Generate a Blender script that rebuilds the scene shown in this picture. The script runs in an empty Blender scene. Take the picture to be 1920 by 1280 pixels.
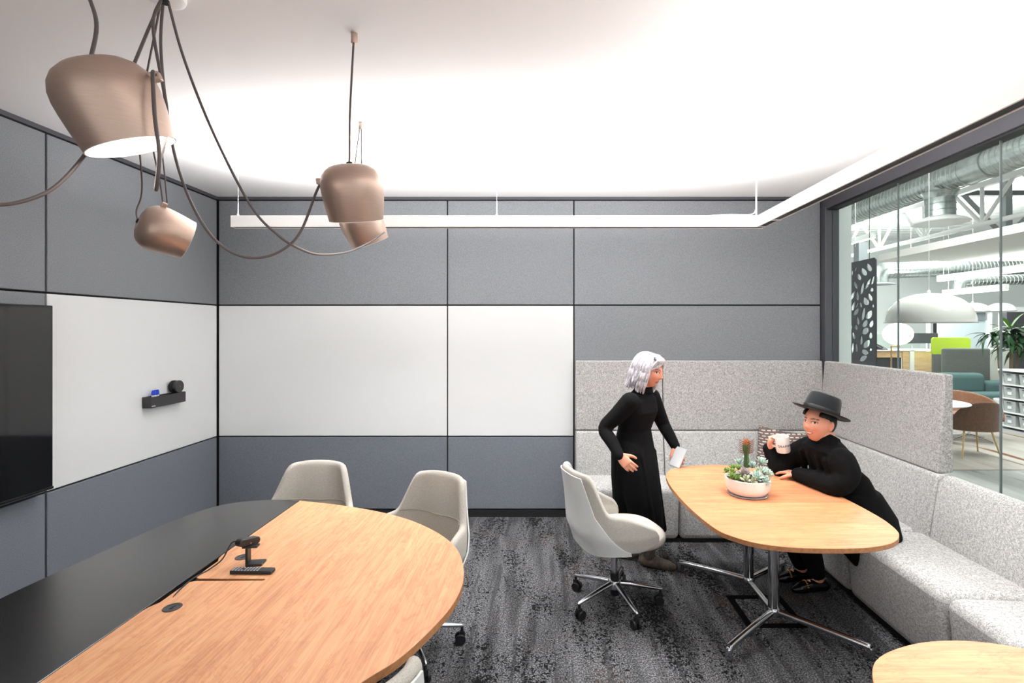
import bpy, bmesh, math, random
from mathutils import Vector, Matrix, Euler, Quaternion
random.seed(11)
PI = math.pi
R = math.radians
scene = bpy.context.scene
COL = scene.collection

# ---------------------------------------------------------------- camera
cam_d = bpy.data.cameras.new('camera')
cam = bpy.data.objects.new('camera', cam_d)
COL.objects.link(cam)
cam.location = (0, 0, 1.72)
cam.rotation_euler = (PI / 2, 0, 0)
cam_d.sensor_width = 36.0
cam_d.lens = 940.0 / 1920.0 * 36.0
cam_d.shift_x = -(1022 - 960) / 1920.0
cam_d.shift_y = -(640 - 617) / 1920.0
cam_d.clip_start = 0.02
cam_d.clip_end = 200
scene.camera = cam

# ---------------------------------------------------------------- world, exposure
world = bpy.data.worlds.new('office_ambient')
scene.world = world
world.use_nodes = True
bgn = world.node_tree.nodes['Background']
bgn.inputs[0].default_value = (1.0, 1.0, 1.0, 1)
bgn.inputs[1].default_value = 1.0
scene.view_settings.view_transform = 'Standard'
scene.view_settings.look = 'None'
scene.view_settings.gamma = 1.0
scene.view_settings.use_curve_mapping = False
scene.view_settings.exposure = 0.3

def area(name, loc, rot, sx, sy, power, color=(1, 0.99, 0.985), spread=180):
    l = bpy.data.lights.new(name, 'AREA')
    l.shape = 'RECTANGLE'; l.size = sx; l.size_y = sy
    l.energy = power; l.color = color; l.spread = R(spread)
    o = bpy.data.objects.new(name, l); COL.objects.link(o)
    o.location = loc; o.rotation_euler = rot
    return o
UP = (PI, 0, 0)
# uplight of the suspended linear fixture: rear arm and the arm along the glass (which runs on past the camera)
area('linear_uplight_rear', (-0.36, 3.43, 2.505), UP, 3.50, 0.05, 95)
area('linear_uplight_side', (1.47, 1.2, 2.505), UP, 0.05, 4.3, 85)
# downlight behind the black louvre of the same fixture
area('linear_downlight_rear', (-0.36, 3.43, 2.408), (0, 0, 0), 3.50, 0.04, 22, spread=105)
area('linear_downlight_side', (1.47, 1.2, 2.408), (0, 0, 0), 0.04, 4.3, 18, spread=105)

# ---------------------------------------------------------------- helpers
def lin(c):
    c = c / 255.0
    return c / 12.92 if c <= 0.04045 else ((c + 0.055) / 1.055) ** 2.4
def rgb(r, g, b): return (lin(r), lin(g), lin(b), 1.0)

MATS = {}
def mat(name, col, rough=0.6, metal=0.0, spec=0.5, noise=None, bump=0.0, bscale=300, emit=None, estr=0.0,
        trans=0.0, coat=0.0, ior=1.45, sheen=0.0):
    """noise = (scale, (r,g,b) second colour, contrast, detail)"""
    if name in MATS: return MATS[name]
    m = bpy.data.materials.new(name); MATS[name] = m
    m.use_nodes = True
    nt = m.node_tree; b = nt.nodes['Principled BSDF']
    b.inputs['Base Color'].default_value = rgb(*col)
    b.inputs['Roughness'].default_value = rough
    b.inputs['Metallic'].default_value = metal
    b.inputs['Specular IOR Level'].default_value = spec
    b.inputs['IOR'].default_value = ior
    b.inputs['Transmission Weight'].default_value = trans
    b.inputs['Coat Weight'].default_value = coat
    b.inputs['Sheen Weight'].default_value = sheen
    if emit:
        b.inputs['Emission Color'].default_value = rgb(*emit)
        b.inputs['Emission Strength'].default_value = estr
    tc = None
    if noise or bump:
        tc = nt.nodes.new('ShaderNodeTexCoord')
    if noise:
        sc, c2, con, det = noise
        n = nt.nodes.new('ShaderNodeTexNoise'); n.inputs['Scale'].default_value = sc; n.inputs['Detail'].default_value = det
        nt.links.new(tc.outputs['Object'], n.inputs['Vector'])
        r = nt.nodes.new('ShaderNodeValToRGB')
        r.color_ramp.elements[0].position = 0.5 - con; r.color_ramp.elements[0].color = rgb(*c2)
        r.color_ramp.elements[1].position = 0.5 + con; r.color_ramp.elements[1].color = rgb(*col)
        nt.links.new(n.outputs['Fac'], r.inputs['Fac'])
        nt.links.new(r.outputs['Color'], b.inputs['Base Color'])
    if bump:
        n2 = nt.nodes.new('ShaderNodeTexNoise'); n2.inputs['Scale'].default_value = bscale; n2.inputs['Detail'].default_value = 3
        nt.links.new(tc.outputs['Object'], n2.inputs['Vector'])
        bp = nt.nodes.new('ShaderNodeBump'); bp.inputs['Strength'].default_value = bump; bp.inputs['Distance'].default_value = 0.004
        nt.links.new(n2.outputs['Fac'], bp.inputs['Height'])
        nt.links.new(bp.outputs['Normal'], b.inputs['Normal'])
    return m

def ramp(nt, fac, stops):
    r = nt.nodes.new('ShaderNodeValToRGB')
    e = r.color_ramp.elements
    while len(e) < len(stops): e.new(0.5)
    for i, (p, c) in enumerate(stops):
        e[i].position = p; e[i].color = rgb(*c)
    nt.links.new(fac, r.inputs['Fac'])
    return r.outputs['Color']

def nz(nt, vec, scale, detail=3, mapscale=None, rot=None, rough=0.5, dist=0.0):
    if mapscale:
        mp = nt.nodes.new('ShaderNodeMapping'); mp.inputs['Scale'].default_value = mapscale
        if rot: mp.inputs['Rotation'].default_value = rot
        nt.links.new(vec, mp.inputs['Vector']); vec = mp.outputs['Vector']
    n = nt.nodes.new('ShaderNodeTexNoise'); n.inputs['Scale'].default_value = scale; n.inputs['Detail'].default_value = detail
    n.inputs['Roughness'].default_value = rough; n.inputs['Distortion'].default_value = dist
    nt.links.new(vec, n.inputs['Vector'])
    return n.outputs['Fac']

def mix(nt, a, b, fac, mode='MIX'):
    m = nt.nodes.new('ShaderNodeMix'); m.data_type = 'RGBA'; m.blend_type = mode
    if isinstance(fac, (int, float)): m.inputs[0].default_value = fac
    else: nt.links.new(fac, m.inputs[0])
    for k, v in ((6, a), (7, b)):
        if isinstance(v, tuple): m.inputs[k].default_value = v
        else: nt.links.new(v, m.inputs[k])
    return m.outputs[2]

def wood_mat(name, light, mid, dark, axis='Y', rough=0.42, k=1.0):
    """long-grained veneer laid in strips; grain runs along axis"""
    m = bpy.data.materials.new(name); MATS[name] = m; m.use_nodes = True
    nt = m.node_tree; b = nt.nodes['Principled BSDF']
    tc = nt.nodes.new('ShaderNodeTexCoord'); v = tc.outputs['Object']
    ms = (1, 0.09, 1) if axis == 'Y' else (0.09, 1, 1)
    s1 = (1, 0.02, 1) if axis == 'Y' else (0.02, 1, 1)
    broad = nz(nt, v, 7 * k, 2, s1)
    grain = nz(nt, v, 38 * k, 5, ms, rough=0.6, dist=0.6)
    fine = nz(nt, v, 170 * k, 3, s1)
    c1 = ramp(nt, broad, [(0.32, mid), (0.5, light), (0.66, mid)])
    c2 = ramp(nt, grain, [(0.30, dark), (0.52, mid), (0.72, light)])
    c = mix(nt, c1, c2, 0.55)
    c3 = ramp(nt, fine, [(0.35, dark), (0.6, light)])
    c = mix(nt, c, c3, 0.30)
    br = nt.nodes.new('ShaderNodeTexBrick'); br.inputs['Scale'].default_value = 1.0; br.inputs['Mortar Size'].default_value = 0.0
    br.inputs['Brick Width'].default_value = 1.15; br.inputs['Row Height'].default_value = 0.105; br.offset = 0.37; br.inputs['Bias'].default_value = 0.0
    br.inputs['Color1'].default_value = (0.42, 0.42, 0.42, 1); br.inputs['Color2'].default_value = (0.66, 0.64, 0.62, 1)
    mpb = nt.nodes.new('ShaderNodeMapping'); mpb.inputs['Rotation'].default_value = (0, 0, PI / 2 if axis == 'Y' else 0)
    nt.links.new(v, mpb.inputs['Vector']); nt.links.new(mpb.outputs['Vector'], br.inputs['Vector'])
    c = mix(nt, c, br.outputs['Color'], 0.40, 'OVERLAY')
    cath = nz(nt, v, 11 * k, 4, (1, 0.22, 1) if axis == 'Y' else (0.22, 1, 1), rough=0.65, dist=2.2)
    c = mix(nt, c, ramp(nt, cath, [(0.40, (198, 198, 198)), (0.5, (190, 189, 188)), (0.54, (158, 156, 154)), (0.58, (190, 189, 188))]), 0.5, 'OVERLAY')
    nt.links.new(c, b.inputs['Base Color'])
    b.inputs['Roughness'].default_value = rough
    b.inputs['Specular IOR Level'].default_value = 0.35
    return m

def tweed_mat(name, light, mid, dark, scale=150, rough=0.95, bump=0.35):
    m = bpy.data.materials.new(name); MATS[name] = m; m.use_nodes = True
    nt = m.node_tree; b = nt.nodes['Principled BSDF']
    tc = nt.nodes.new('ShaderNodeTexCoord'); v = tc.outputs['Object']
    a = nz(nt, v, scale, 2, (1, 1, 1.6))
    a2 = nz(nt, v, scale * 0.45, 2)
    ad = nt.nodes.new('ShaderNodeMath'); ad.operation = 'MULTIPLY_ADD'; ad.inputs[1].default_value = 0.65; ad.inputs[2].default_value = 0.0
    nt.links.new(a, ad.inputs[0])
    ad2 = nt.nodes.new('ShaderNodeMath'); ad2.operation = 'MULTIPLY_ADD'; ad2.inputs[1].default_value = 0.35
    nt.links.new(a2, ad2.inputs[0]); nt.links.new(ad.outputs[0], ad2.inputs[2])
    c = ramp(nt, ad2.outputs[0], [(0.38, dark), (0.5, mid), (0.60, light)])
    nt.links.new(c, b.inputs['Base Color'])
    b.inputs['Roughness'].default_value = rough; b.inputs['Specular IOR Level'].default_value = 0.2
    b.inputs['Sheen Weight'].default_value = 0.15
    bp = nt.nodes.new('ShaderNodeBump'); bp.inputs['Strength'].default_value = bump; bp.inputs['Distance'].default_value = 0.003
    nt.links.new(ad2.outputs[0], bp.inputs['Height']); nt.links.new(bp.outputs['Normal'], b.inputs['Normal'])
    return m

def catmull(pts, n=8, closed=False):
    P = [Vector(p) for p in pts]; out = []
    N = len(P)
    rng = range(N) if closed else range(N - 1)
    for i in rng:
        if closed:
            p0, p1, p2, p3 = P[i - 1], P[i], P[(i + 1) % N], P[(i + 2) % N]
        else:
            p0 = P[i - 1] if i else P[0] * 2 - P[1]
            p1, p2 = P[i], P[i + 1]
            p3 = P[i + 2] if i + 2 < N else P[-1] * 2 - P[-2]
        for k in range(n):
            t = k / n
            out.append(0.5 * (2 * p1 + (p2 - p0) * t + (2 * p0 - 5 * p1 + 4 * p2 - p3) * t * t + (3 * p1 - p0 - 3 * p2 + p3) * t ** 3))
    if not closed: out.append(P[-1])
    return out

class MB:
    """collects verts and faces of ONE mesh object"""
    def __init__(s): s.v = []; s.f = []
    def add(s, verts, faces, M=None):
        o = len(s.v)
        s.v += [tuple(M @ Vector(p)) if M is not None else tuple(p) for p in verts]
        s.f += [tuple(i + o for i in f) for f in faces]
        return s
    def box(s, x0, x1, y0, y1, z0, z1, M=None):
        v = [(x0, y0, z0), (x1, y0, z0), (x1, y1, z0), (x0, y1, z0), (x0, y0, z1), (x1, y0, z1), (x1, y1, z1), (x0, y1, z1)]
        return s.add(v, [(3, 2, 1, 0), (4, 5, 6, 7), (0, 1, 5, 4), (1, 2, 6, 5), (2, 3, 7, 6), (3, 0, 4, 7)], M)
    def prism(s, outline, z0, z1, cham=0.0, M=None, taper=1.0):
        """outline in XY (ccw), extruded in Z, optional chamfer on top and bottom rims"""
        n = len(outline); pts = [Vector((p[0], p[1])) for p in outline]
        A = sum(pts[i].x * pts[(i + 1) % n].y - pts[(i + 1) % n].x * pts[i].y for i in range(n))
        if A < 0: pts.reverse()
        def inset(d):
            o = []
            for i in range(n):
                a, b, c = pts[i - 1], pts[i], pts[(i + 1) % n]
                t = (c - a); 
                if t.length < 1e-9: t = Vector((1, 0))
                t.normalize(); nn = Vector((-t.y, t.x)); o.append(b + nn * d)
            return o
        rings = []
        if cham > 0:
            rings = [(inset(cham), z0), (pts, z0 + cham), (pts, z1 - cham), (inset(cham), z1)]
        else:
            rings = [(pts, z0), (pts, z1)]
        v = []; f = []
        for ring, z in rings: v += [(p.x, p.y, z) for p in ring]
        for k in range(len(rings) - 1):
            for i in range(n):
                j = (i + 1) % n
                f.append((k * n + i, k * n + j, (k + 1) * n + j, (k + 1) * n + i))
        f.append(tuple(reversed(range(n)))); f.append(tuple(range((len(rings) - 1) * n, len(rings) * n)))
        return s.add(v, f, M)
    def lathe(s, prof, n=32, M=None, cap0=True, cap1=True):
        """prof: (r,z) list"""
        v = []; f = []
        for r, z in prof:
            for i in range(n):
                a = 2 * PI * i / n; v.append((r * math.cos(a), r * math.sin(a), z))
        for k in range(len(prof) - 1):
            for i in range(n):
                j = (i + 1) % n
                f.append((k * n + i, k * n + j, (k + 1) * n + j, (k + 1) * n + i))
        if cap0: f.append(tuple(reversed(range(n))))
        if cap1: f.append(tuple(range((len(prof) - 1) * n, len(prof) * n)))
        return s.add(v, f, M)
    def loft(s, rings, cap=True, closed=True, M=None):
        n = len(rings[0]); v = []; f = []
        for r in rings: v += [tuple(p) for p in r]
        for k in range(len(rings) - 1):
            for i in range(n if closed else n - 1):
                j = (i + 1) % n
                f.append((k * n + i, k * n + j, (k + 1) * n + j, (k + 1) * n + i))
        if cap: f.append(tuple(reversed(range(n)))); f.append(tuple(range((len(rings) - 1) * n, len(rings) * n)))
        return s.add(v, f, M)
    def tube(s, path, rad, n=8, M=None, flat=None, up=None, round_ends=False):
        """rad: number or list; flat: (a,b) scale of the section along normal / binormal"""
        P = [Vector(p) for p in path]; N = len(P)
        if not isinstance(rad, (list, tuple)): rad = [rad] * N
        rad = list(rad)
        if round_ends:
            def ext(p, q, r):
                d = (p - q).normalized()
                return [(p + d * r * math.sin(a), r * math.cos(a)) for a in (0.4, 0.8, 1.15, 1.45)]
            e1 = ext(P[-1], P[-2], rad[-1]); e0 = ext(P[0], P[1], rad[0])[::-1]
            P = [e[0] for e in e0] + P + [e[0] for e in e1]
            rad = [e[1] for e in e0] + rad + [e[1] for e in e1]
            N = len(P)
        T = []
        for i in range(N):
            t = (P[min(i + 1, N - 1)] - P[max(i - 1, 0)])
            T.append(t.normalized() if t.length > 1e-9 else Vector((0, 0, 1)))
        u = Vector(up) if up else (Vector((0, 0, 1)) if abs(T[0].z) < 0.9 else Vector((1, 0, 0)))
        nrm = (u - T[0] * u.dot(T[0])).normalized()
        rings = []
        for i in range(N):
            if i:
                ax = T[i - 1].cross(T[i])
                if ax.length > 1e-6:
                    nrm = Quaternion(ax.normalized(), T[i - 1].angle(T[i])) @ nrm
                nrm = (nrm - T[i] * nrm.dot(T[i])).normalized()
            bn = T[i].cross(nrm)
            fa, fb = flat if flat else (1, 1)
            rings.append([P[i] + (nrm * math.cos(2 * PI * k / n) * fa + bn * math.sin(2 * PI * k / n) * fb) * rad[i] for k in range(n)])
        return s.loft(rings, True, True, M)
    def sphere(s, c, rx, ry=None, rz=None, nu=20, nv=12, M=None):
        ry = ry or rx; rz = rz or rx
        rings = []
        for k in range(nv + 1):
            a = -PI / 2 + PI * (k + 0.0) / nv
            a = max(-PI / 2 + 0.02, min(PI / 2 - 0.02, a))
            rings.append([(c[0] + rx * math.cos(a) * math.cos(2 * PI * i / nu), c[1] + ry * math.cos(a) * math.sin(2 * PI * i / nu), c[2] + rz * math.sin(a)) for i in range(nu)])
        return s.loft(rings, True, True, M)
    def mesh(s, name):
        me = bpy.data.meshes.new(name)
        me.from_pydata(s.v, [], s.f); me.validate(); me.update()
        return me
    def build(s, name, m, parent=None, smooth=True, bevel=0.0, seg=2, world=False, subsurf=0, solid=None, fix=True):
        me = s.mesh(name)
        if fix:
            bm = bmesh.new(); bm.from_mesh(me); bmesh.ops.recalc_face_normals(bm, faces=bm.faces); bm.to_mesh(me); bm.free()
        return link(name, me, m, parent, smooth, bevel, seg, world, subsurf, solid)

def link(name, me, m, parent=None, smooth=True, bevel=0.0, seg=2, world=False, subsurf=0, solid=None):
    o = bpy.data.objects.new(name, me); COL.objects.link(o)
    for mm in (m if isinstance(m, (list, tuple)) else [m]):
        me.materials.append(mm)
    if smooth:
        for p in me.polygons: p.use_smooth = True
        if not subsurf:
            try: me.set_sharp_from_angle(angle=R(38))
            except Exception: pass
    if solid:
        md = o.modifiers.new('solid', 'SOLIDIFY'); md.thickness = solid[0]; md.offset = solid[1]
    if bevel:
        md = o.modifiers.new('bevel', 'BEVEL'); md.width = bevel; md.segments = seg; md.limit_method = 'ANGLE'; md.angle_limit = R(40)
    if subsurf:
        md = o.modifiers.new('sub', 'SUBSURF'); md.levels = subsurf; md.render_levels = subsurf
    if parent:
        o.parent = parent
        if world: o.matrix_parent_inverse = parent.matrix_basis.inverted()
    return o

def tag(o, label=None, cat=None, group=None, kind=None):
    if label: o['label'] = label
    if cat: o['category'] = cat
    if group: o['group'] = group
    if kind: o['kind'] = kind
    return o
def thing(name, label, cat, loc=(0, 0, 0), rotz=0.0, group=None):
    o = bpy.data.objects.new(name, None); COL.objects.link(o)
    o.location = loc; o.rotation_euler = (0, 0, rotz); o.empty_display_size = 0.1
    bpy.context.view_layer.update() if False else None
    o.matrix_basis = Matrix.Translation(loc) @ Matrix.Rotation(rotz, 4, 'Z')
    return tag(o, label, cat, group)
def struct(o): o['kind'] = 'structure'; return o
def copy_tree(o, parent=None):
    c = o.copy(); COL.objects.link(c); c.parent = parent
    for ch in o.children: copy_tree(ch, c)
    return c
def part_label(o, t): o['label'] = t; return o
def axis_matrix(loc, zdir, roll=0.0):
    q = Vector(zdir).normalized().to_track_quat('Z', 'Y')
    return Matrix.Translation(loc) @ q.to_matrix().to_4x4() @ Matrix.Rotation(roll, 4, 'Z')
# ================================================================ materials of the room
def felt_mat(name, c1, c2):
    m = mat(name, c1, rough=0.95, spec=0.15, noise=(230, c2, 0.16, 3), bump=0.12, bscale=420)
    return m
felt = felt_mat('grey_felt', (136, 138, 142), (114, 116, 120))
felt_low = felt_mat('blue_grey_felt', (124, 128, 136), (103, 107, 115))
board_m = mat('whiteboard_glass', (240, 241, 241), rough=0.12, spec=0.5)
black_m = mat('black_reveal', (26, 26, 28), rough=0.6)
dark_alu = mat('charcoal_aluminium', (74, 74, 79), rough=0.45, metal=0.1)
white_paint = mat('white_paint', (236, 236, 234), rough=0.7)
ceil_paint = mat('ceiling_paint', (240, 240, 240), rough=0.9, spec=0.1)
white_metal = mat('white_powder_coat', (240, 240, 239), rough=0.4)
chrome = mat('polished_chrome', (205, 207, 210), rough=0.10, metal=1.0)
alu = mat('polished_aluminium', (190, 192, 196), rough=0.20, metal=1.0)
black_plastic = mat('black_plastic', (24, 24, 26), rough=0.45)
glass_m = bpy.data.materials.new('clear_glass'); glass_m.use_nodes = True
def _glass(m, tint, rough=0.0, fac=0.10):
    nt = m.node_tree; nt.nodes.clear()
    out = nt.nodes.new('ShaderNodeOutputMaterial')
    t = nt.nodes.new('ShaderNodeBsdfTransparent'); t.inputs[0].default_value = rgb(*tint)
    g = nt.nodes.new('ShaderNodeBsdfGlossy'); g.inputs['Roughness'].default_value = rough
    fr = nt.nodes.new('ShaderNodeFresnel'); fr.inputs['IOR'].default_value = 1.35
    mx = nt.nodes.new('ShaderNodeMixShader')
    geo = nt.nodes.new('ShaderNodeNewGeometry')
    inv = nt.nodes.new('ShaderNodeMath'); inv.operation = 'SUBTRACT'; inv.inputs[0].default_value = 1.0; nt.links.new(geo.outputs['Backfacing'], inv.inputs[1])
    mu = nt.nodes.new('ShaderNodeMath'); mu.operation = 'MULTIPLY'; nt.links.new(fr.outputs[0], mu.inputs[0]); nt.links.new(inv.outputs[0], mu.inputs[1])
    nt.links.new(mu.outputs[0], mx.inputs[0]); nt.links.new(t.outputs[0], mx.inputs[1]); nt.links.new(g.outputs[0], mx.inputs[2])
    nt.links.new(mx.outputs[0], out.inputs[0])
_glass(glass_m, (244, 249, 247))

def carpet_mat():
    m = bpy.data.materials.new('loop_carpet'); m.use_nodes = True
    nt = m.node_tree; b = nt.nodes['Principled BSDF']
    tc = nt.nodes.new('ShaderNodeTexCoord'); v = tc.outputs['Object']
    bands = nz(nt, v, 6.0, 2, (1, 0.13, 1), rough=0.5)
    base = ramp(nt, bands, [(0.36, (82, 82, 83)), (0.47, (112, 112, 114)), (0.53, (120, 120, 122)), (0.64, (90, 90, 91))])
    spk = nz(nt, v, 125, 3, rough=0.7)
    speck = ramp(nt, spk, [(0.36, (30, 30, 31)), (0.5, (118, 118, 119)), (0.64, (236, 236, 238))])
    c = mix(nt, base, speck, 0.85, 'OVERLAY')
    patch = nz(nt, v, 5.0, 3, (1, 0.30, 1))
    crack = nz(nt, v, 62, 3, (1, 0.8, 1), dist=1.2)
    pm = nt.nodes.new('ShaderNodeMath'); pm.operation = 'MULTIPLY_ADD'; pm.inputs[1].default_value = 0.75; pm.inputs[2].default_value = 0.0
    nt.links.new(patch, pm.inputs[0])
    ad = nt.nodes.new('ShaderNodeMath'); ad.operation = 'ADD'
    nt.links.new(pm.outputs[0], ad.inputs[0]); nt.links.new(crack, ad.inputs[1])
    msk = nt.nodes.new('ShaderNodeMapRange'); msk.inputs[1].default_value = 0.935; msk.inputs[2].default_value = 0.975
    nt.links.new(ad.outputs[0], msk.inputs[0])
    brown = ramp(nt, nz(nt, v, 2.3, 2), [(0.55, (26, 26, 27)), (0.66, (66, 54, 48))])
    c = mix(nt, c, brown, msk.outputs[0])
    streak = nz(nt, v, 26, 2, (1, 0.05, 1))
    sm = nt.nodes.new('ShaderNodeMapRange'); sm.inputs[1].default_value = 0.60; sm.inputs[2].default_value = 0.66; sm.inputs[4].default_value = 0.6
    nt.links.new(streak, sm.inputs[0])
    c = mix(nt, c, rgb(56, 56, 58), sm.outputs[0])
    nt.links.new(c, b.inputs['Base Color'])
    b.inputs['Roughness'].default_value = 1.0; b.inputs['Specular IOR Level'].default_value = 0.05
    bp = nt.nodes.new('ShaderNodeBump'); bp.inputs['Strength'].default_value = 0.5; bp.inputs['Distance'].default_value = 0.004
    nt.links.new(spk, bp.inputs['Height']); nt.links.new(bp.outputs['Normal'], b.inputs['Normal'])
    return m
carpet = carpet_mat()

XL, XR, YB, ZC = -3.009, 2.60, 4.606, 2.935
YF = -2.2            # the room runs on behind the camera
# ---------------------------------------------------------------- shell
struct(MB().box(XL - 0.15, XR + 0.02, YF, YB + 0.15, -0.06, 0.0).build('floor', carpet, smooth=False))
struct(MB().box(XL - 0.15, XR + 0.08, YF, YB + 0.15, ZC, ZC + 0.12).build('ceiling', ceil_paint, smooth=False))
wall_back = struct(MB().box(XL - 0.15, XR + 0.055, YB + 0.025, YB + 0.15, 0, ZC).build('wall_back', black_m, smooth=False))
wall_left = struct(MB().box(XL - 0.15, XL - 0.025, YF, YB + 0.025, 0, ZC).build('wall_left', black_m, smooth=False))
G = 0.006
def back_panel(x0, x1, z0, z1, m, name='panel', parent=wall_back, th=0.03):
    return MB().box(x0 + G, x1 - G, YB, YB + th, z0 + G, z1 - G).build(name, m, parent, smooth=False, bevel=0.003, seg=1)
def left_panel(y0, y1, z0, z1, m, name='panel', parent=wall_left, th=0.03):
    return MB().box(XL - th, XL, y0 + G, y1 - G, z0 + G, z1 - G).build(name, m, parent, smooth=False, bevel=0.003, seg=1)
ZR = (0.065, 0.735, 1.9405, 2.905)
CX = (-3.003, -0.897, 0.265, 2.535)
back_panel(CX[0], CX[1], ZR[0], ZR[1], felt_low)
back_panel(CX[1], CX[2], ZR[0], ZR[1], felt_low)
back_panel(CX[2], CX[3], ZR[0], ZR[2], felt)
for i in range(3): back_panel(CX[i], CX[i + 1], ZR[2], ZR[3], felt)
for (x0, x1, lab) in ((CX[0], CX[1], 'wide white glossy whiteboard on the back wall beside the left corner'),
                      (CX[1], CX[2], 'narrower white glossy whiteboard on the back wall beside the standing person')):
    tag(back_panel(x0, x1, ZR[1], ZR[2], board_m, 'whiteboard', None, 0.0235), lab, 'whiteboard', 'glass whiteboards on the walls')
LY = (YB - 0.005, 3.025, 1.40, -0.2, YF)
for i in range(4):
    left_panel(LY[i + 1], LY[i], ZR[0], ZR[1], felt_low)
    left_panel(LY[i + 1], LY[i], ZR[2], ZR[3], felt)
    if i: left_panel(LY[i + 1], LY[i], ZR[1], ZR[2], felt)
tag(left_panel(LY[1], LY[0], ZR[1], ZR[2], board_m, 'whiteboard', None, 0.0235),
    'white glossy whiteboard on the left wall holding the marker tray, beside the television', 'whiteboard', 'glass whiteboards on the walls')
struct(MB().box(XL, XR - 0.06, YB - 0.012, YB + 0.02, 0, 0.062).build('baseboard_back', black_m, smooth=False))
struct(MB().box(XL - 0.02, XL + 0.012, YF, YB - 0.012, 0, 0.062).build('baseboard_left', black_m, smooth=False))
struct(MB().box(XL, XR - 0.06, YB - 0.006, YB + 0.02, 2.908, ZC).build('trim_1', dark_alu, smooth=False))
struct(MB().box(XL - 0.02, XL + 0.006, YF, YB, 2.908, ZC).build('trim_2', dark_alu, smooth=False))

# ---------------------------------------------------------------- glass partition on the right
win = thing('window_1', None, None, (XR, 2.0, 0)); struct(win)
MB().box(XR - 0.06, XR + 0.06, YF, YB + 0.02, 2.81, ZC).build('header', dark_alu, win, smooth=False, bevel=0.004, seg=1, world=True)
MB().box(XR - 0.045, XR + 0.045, YF, YB - 0.08, 2.795, 2.812).build('header_channel', black_m, win, smooth=False, world=True)
MB().box(XR - 0.065, XR + 0.0, YB - 0.07, YB + 0.02, 0, 2.83).build('post', dark_alu, win, smooth=False, bevel=0.004, seg=1, world=True)
MB().box(XR - 0.0, XR + 0.06, YB - 0.075, YB + 0.02, 0, 2.83).build('post', dark_alu, win, smooth=False, bevel=0.004, seg=1, world=True)
MB().box(XR - 0.05, XR + 0.05, YF, YB - 0.07, 0, 0.06).build('sill_channel', dark_alu, win, smooth=False, bevel=0.004, seg=1, world=True)
gasket = mat('glass_joint', (110, 116, 117), rough=0.12, spec=0.8)
YS = (YB - 0.075, 3.69, 2.86, 2.03, 1.2, -0.5, YF)
for i in range(len(YS) - 1):
    MB().box(XR - 0.006, XR + 0.006, YS[i + 1] + 0.004, YS[i] - 0.004, 0.05, 2.80).build('pane', glass_m, win, smooth=False, world=True)
    if i: MB().box(XR - 0.007, XR + 0.007, YS[i] - 0.003, YS[i] + 0.003, 0.05, 2.80).build('pane_joint', gasket, win, smooth=False, bevel=0.0015, seg=2, world=True)
# ================================================================ suspended linear light
lf = thing('linear_light', 'white L-shaped linear light hung below the ceiling on thin wires', 'light fixture', (1.47, 3.43, 2.41))
louvre = mat('black_louvre', (22, 21, 28), rough=0.5)
lamp_top = mat('uplight_lens', (255, 255, 255), rough=0.5, emit=(255, 250, 243), estr=4.0)
def lbox(name, m, *a, bev=0.0015): return MB().box(*a).build(name, m, lf, smooth=False, bevel=bev, seg=1, world=True)
x0, x1, yb0, yb1, z0, z1 = -2.13, 1.44, 3.40, 3.46, 2.414, 2.492
lbox('housing', white_metal, x0, x1 + 0.06, yb0, yb0 + 0.007, z0, z1)
lbox('housing', white_metal, x0, x1 + 0.06, yb1 - 0.007, yb1, z0, z1)
lbox('end_cap', white_metal, x0 - 0.004, x0, yb0, yb1, z0, z1)
lbox('louvre', louvre, x0, x1 + 0.053, yb0 + 0.007, yb1 - 0.007, z0 + 0.004, z0 + 0.02)
lbox('uplight_lens', lamp_top, x0, x1 + 0.053, yb0 + 0.007, yb1 - 0.007, z1 - 0.012, z1 - 0.004)
lbox('housing', white_metal, x1, x1 + 0.007, -2.0, yb0, z0, z1)
lbox('housing', white_metal, x1 + 0.053, x1 + 0.06, -2.0, yb0, z0, z1)
lbox('louvre', louvre, x1 + 0.007, x1 + 0.053, -2.0, yb0, z0 + 0.004, z0 + 0.02)
lbox('uplight_lens', lamp_top, x1 + 0.007, x1 + 0.053, -2.0, yb0, z1 - 0.012, z1 - 0.004)
lbox('joint_bar', white_metal, x1 - 0.0, x1 + 0.06, 3.18, 3.20, z0 - 0.002, z0 + 0.01)
wire_m = mat('steel_wire', (215, 215, 215), rough=0.4, metal=0.3)
for (wx, wy, r) in ((-2.10, 3.43, 0.0012), (-0.33, 3.43, 0.0012), (1.445, 3.43, 0.004), (1.47, 2.05, 0.0012), (1.47, 0.4, 0.0012)):
    w = MB().tube([(wx, wy, z1 - 0.005), (wx, wy, ZC - 0.03)], r, 6).build('suspension_wire', white_metal if r > 0.002 else wire_m, lf, world=True)
    MB().lathe([(0.006, 0), (0.009, 0.008), (0.009, 0.026), (0.004, 0.03)], 12, Matrix.Translation((wx, wy, ZC - 0.03))).build('ceiling_gripper', wire_m, lf, world=True)
    MB().lathe([(0.003, 0), (0.006, 0.006), (0.006, 0.018), (0.002, 0.022)], 10, Matrix.Translation((wx, wy, z1 - 0.004))).build('wire_gripper', wire_m, lf, world=True)
MB().tube(catmull([(1.10, 3.43, z1 + 0.003), (1.25, 3.43, z1 + 0.012), (1.40, 3.43, z1 + 0.012), (1.44, 3.43, z1 + 0.04), (1.445, 3.43, z1 + 0.12)], 6), 0.003, 6).build('power_cord', white_metal, lf, world=True)

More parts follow.
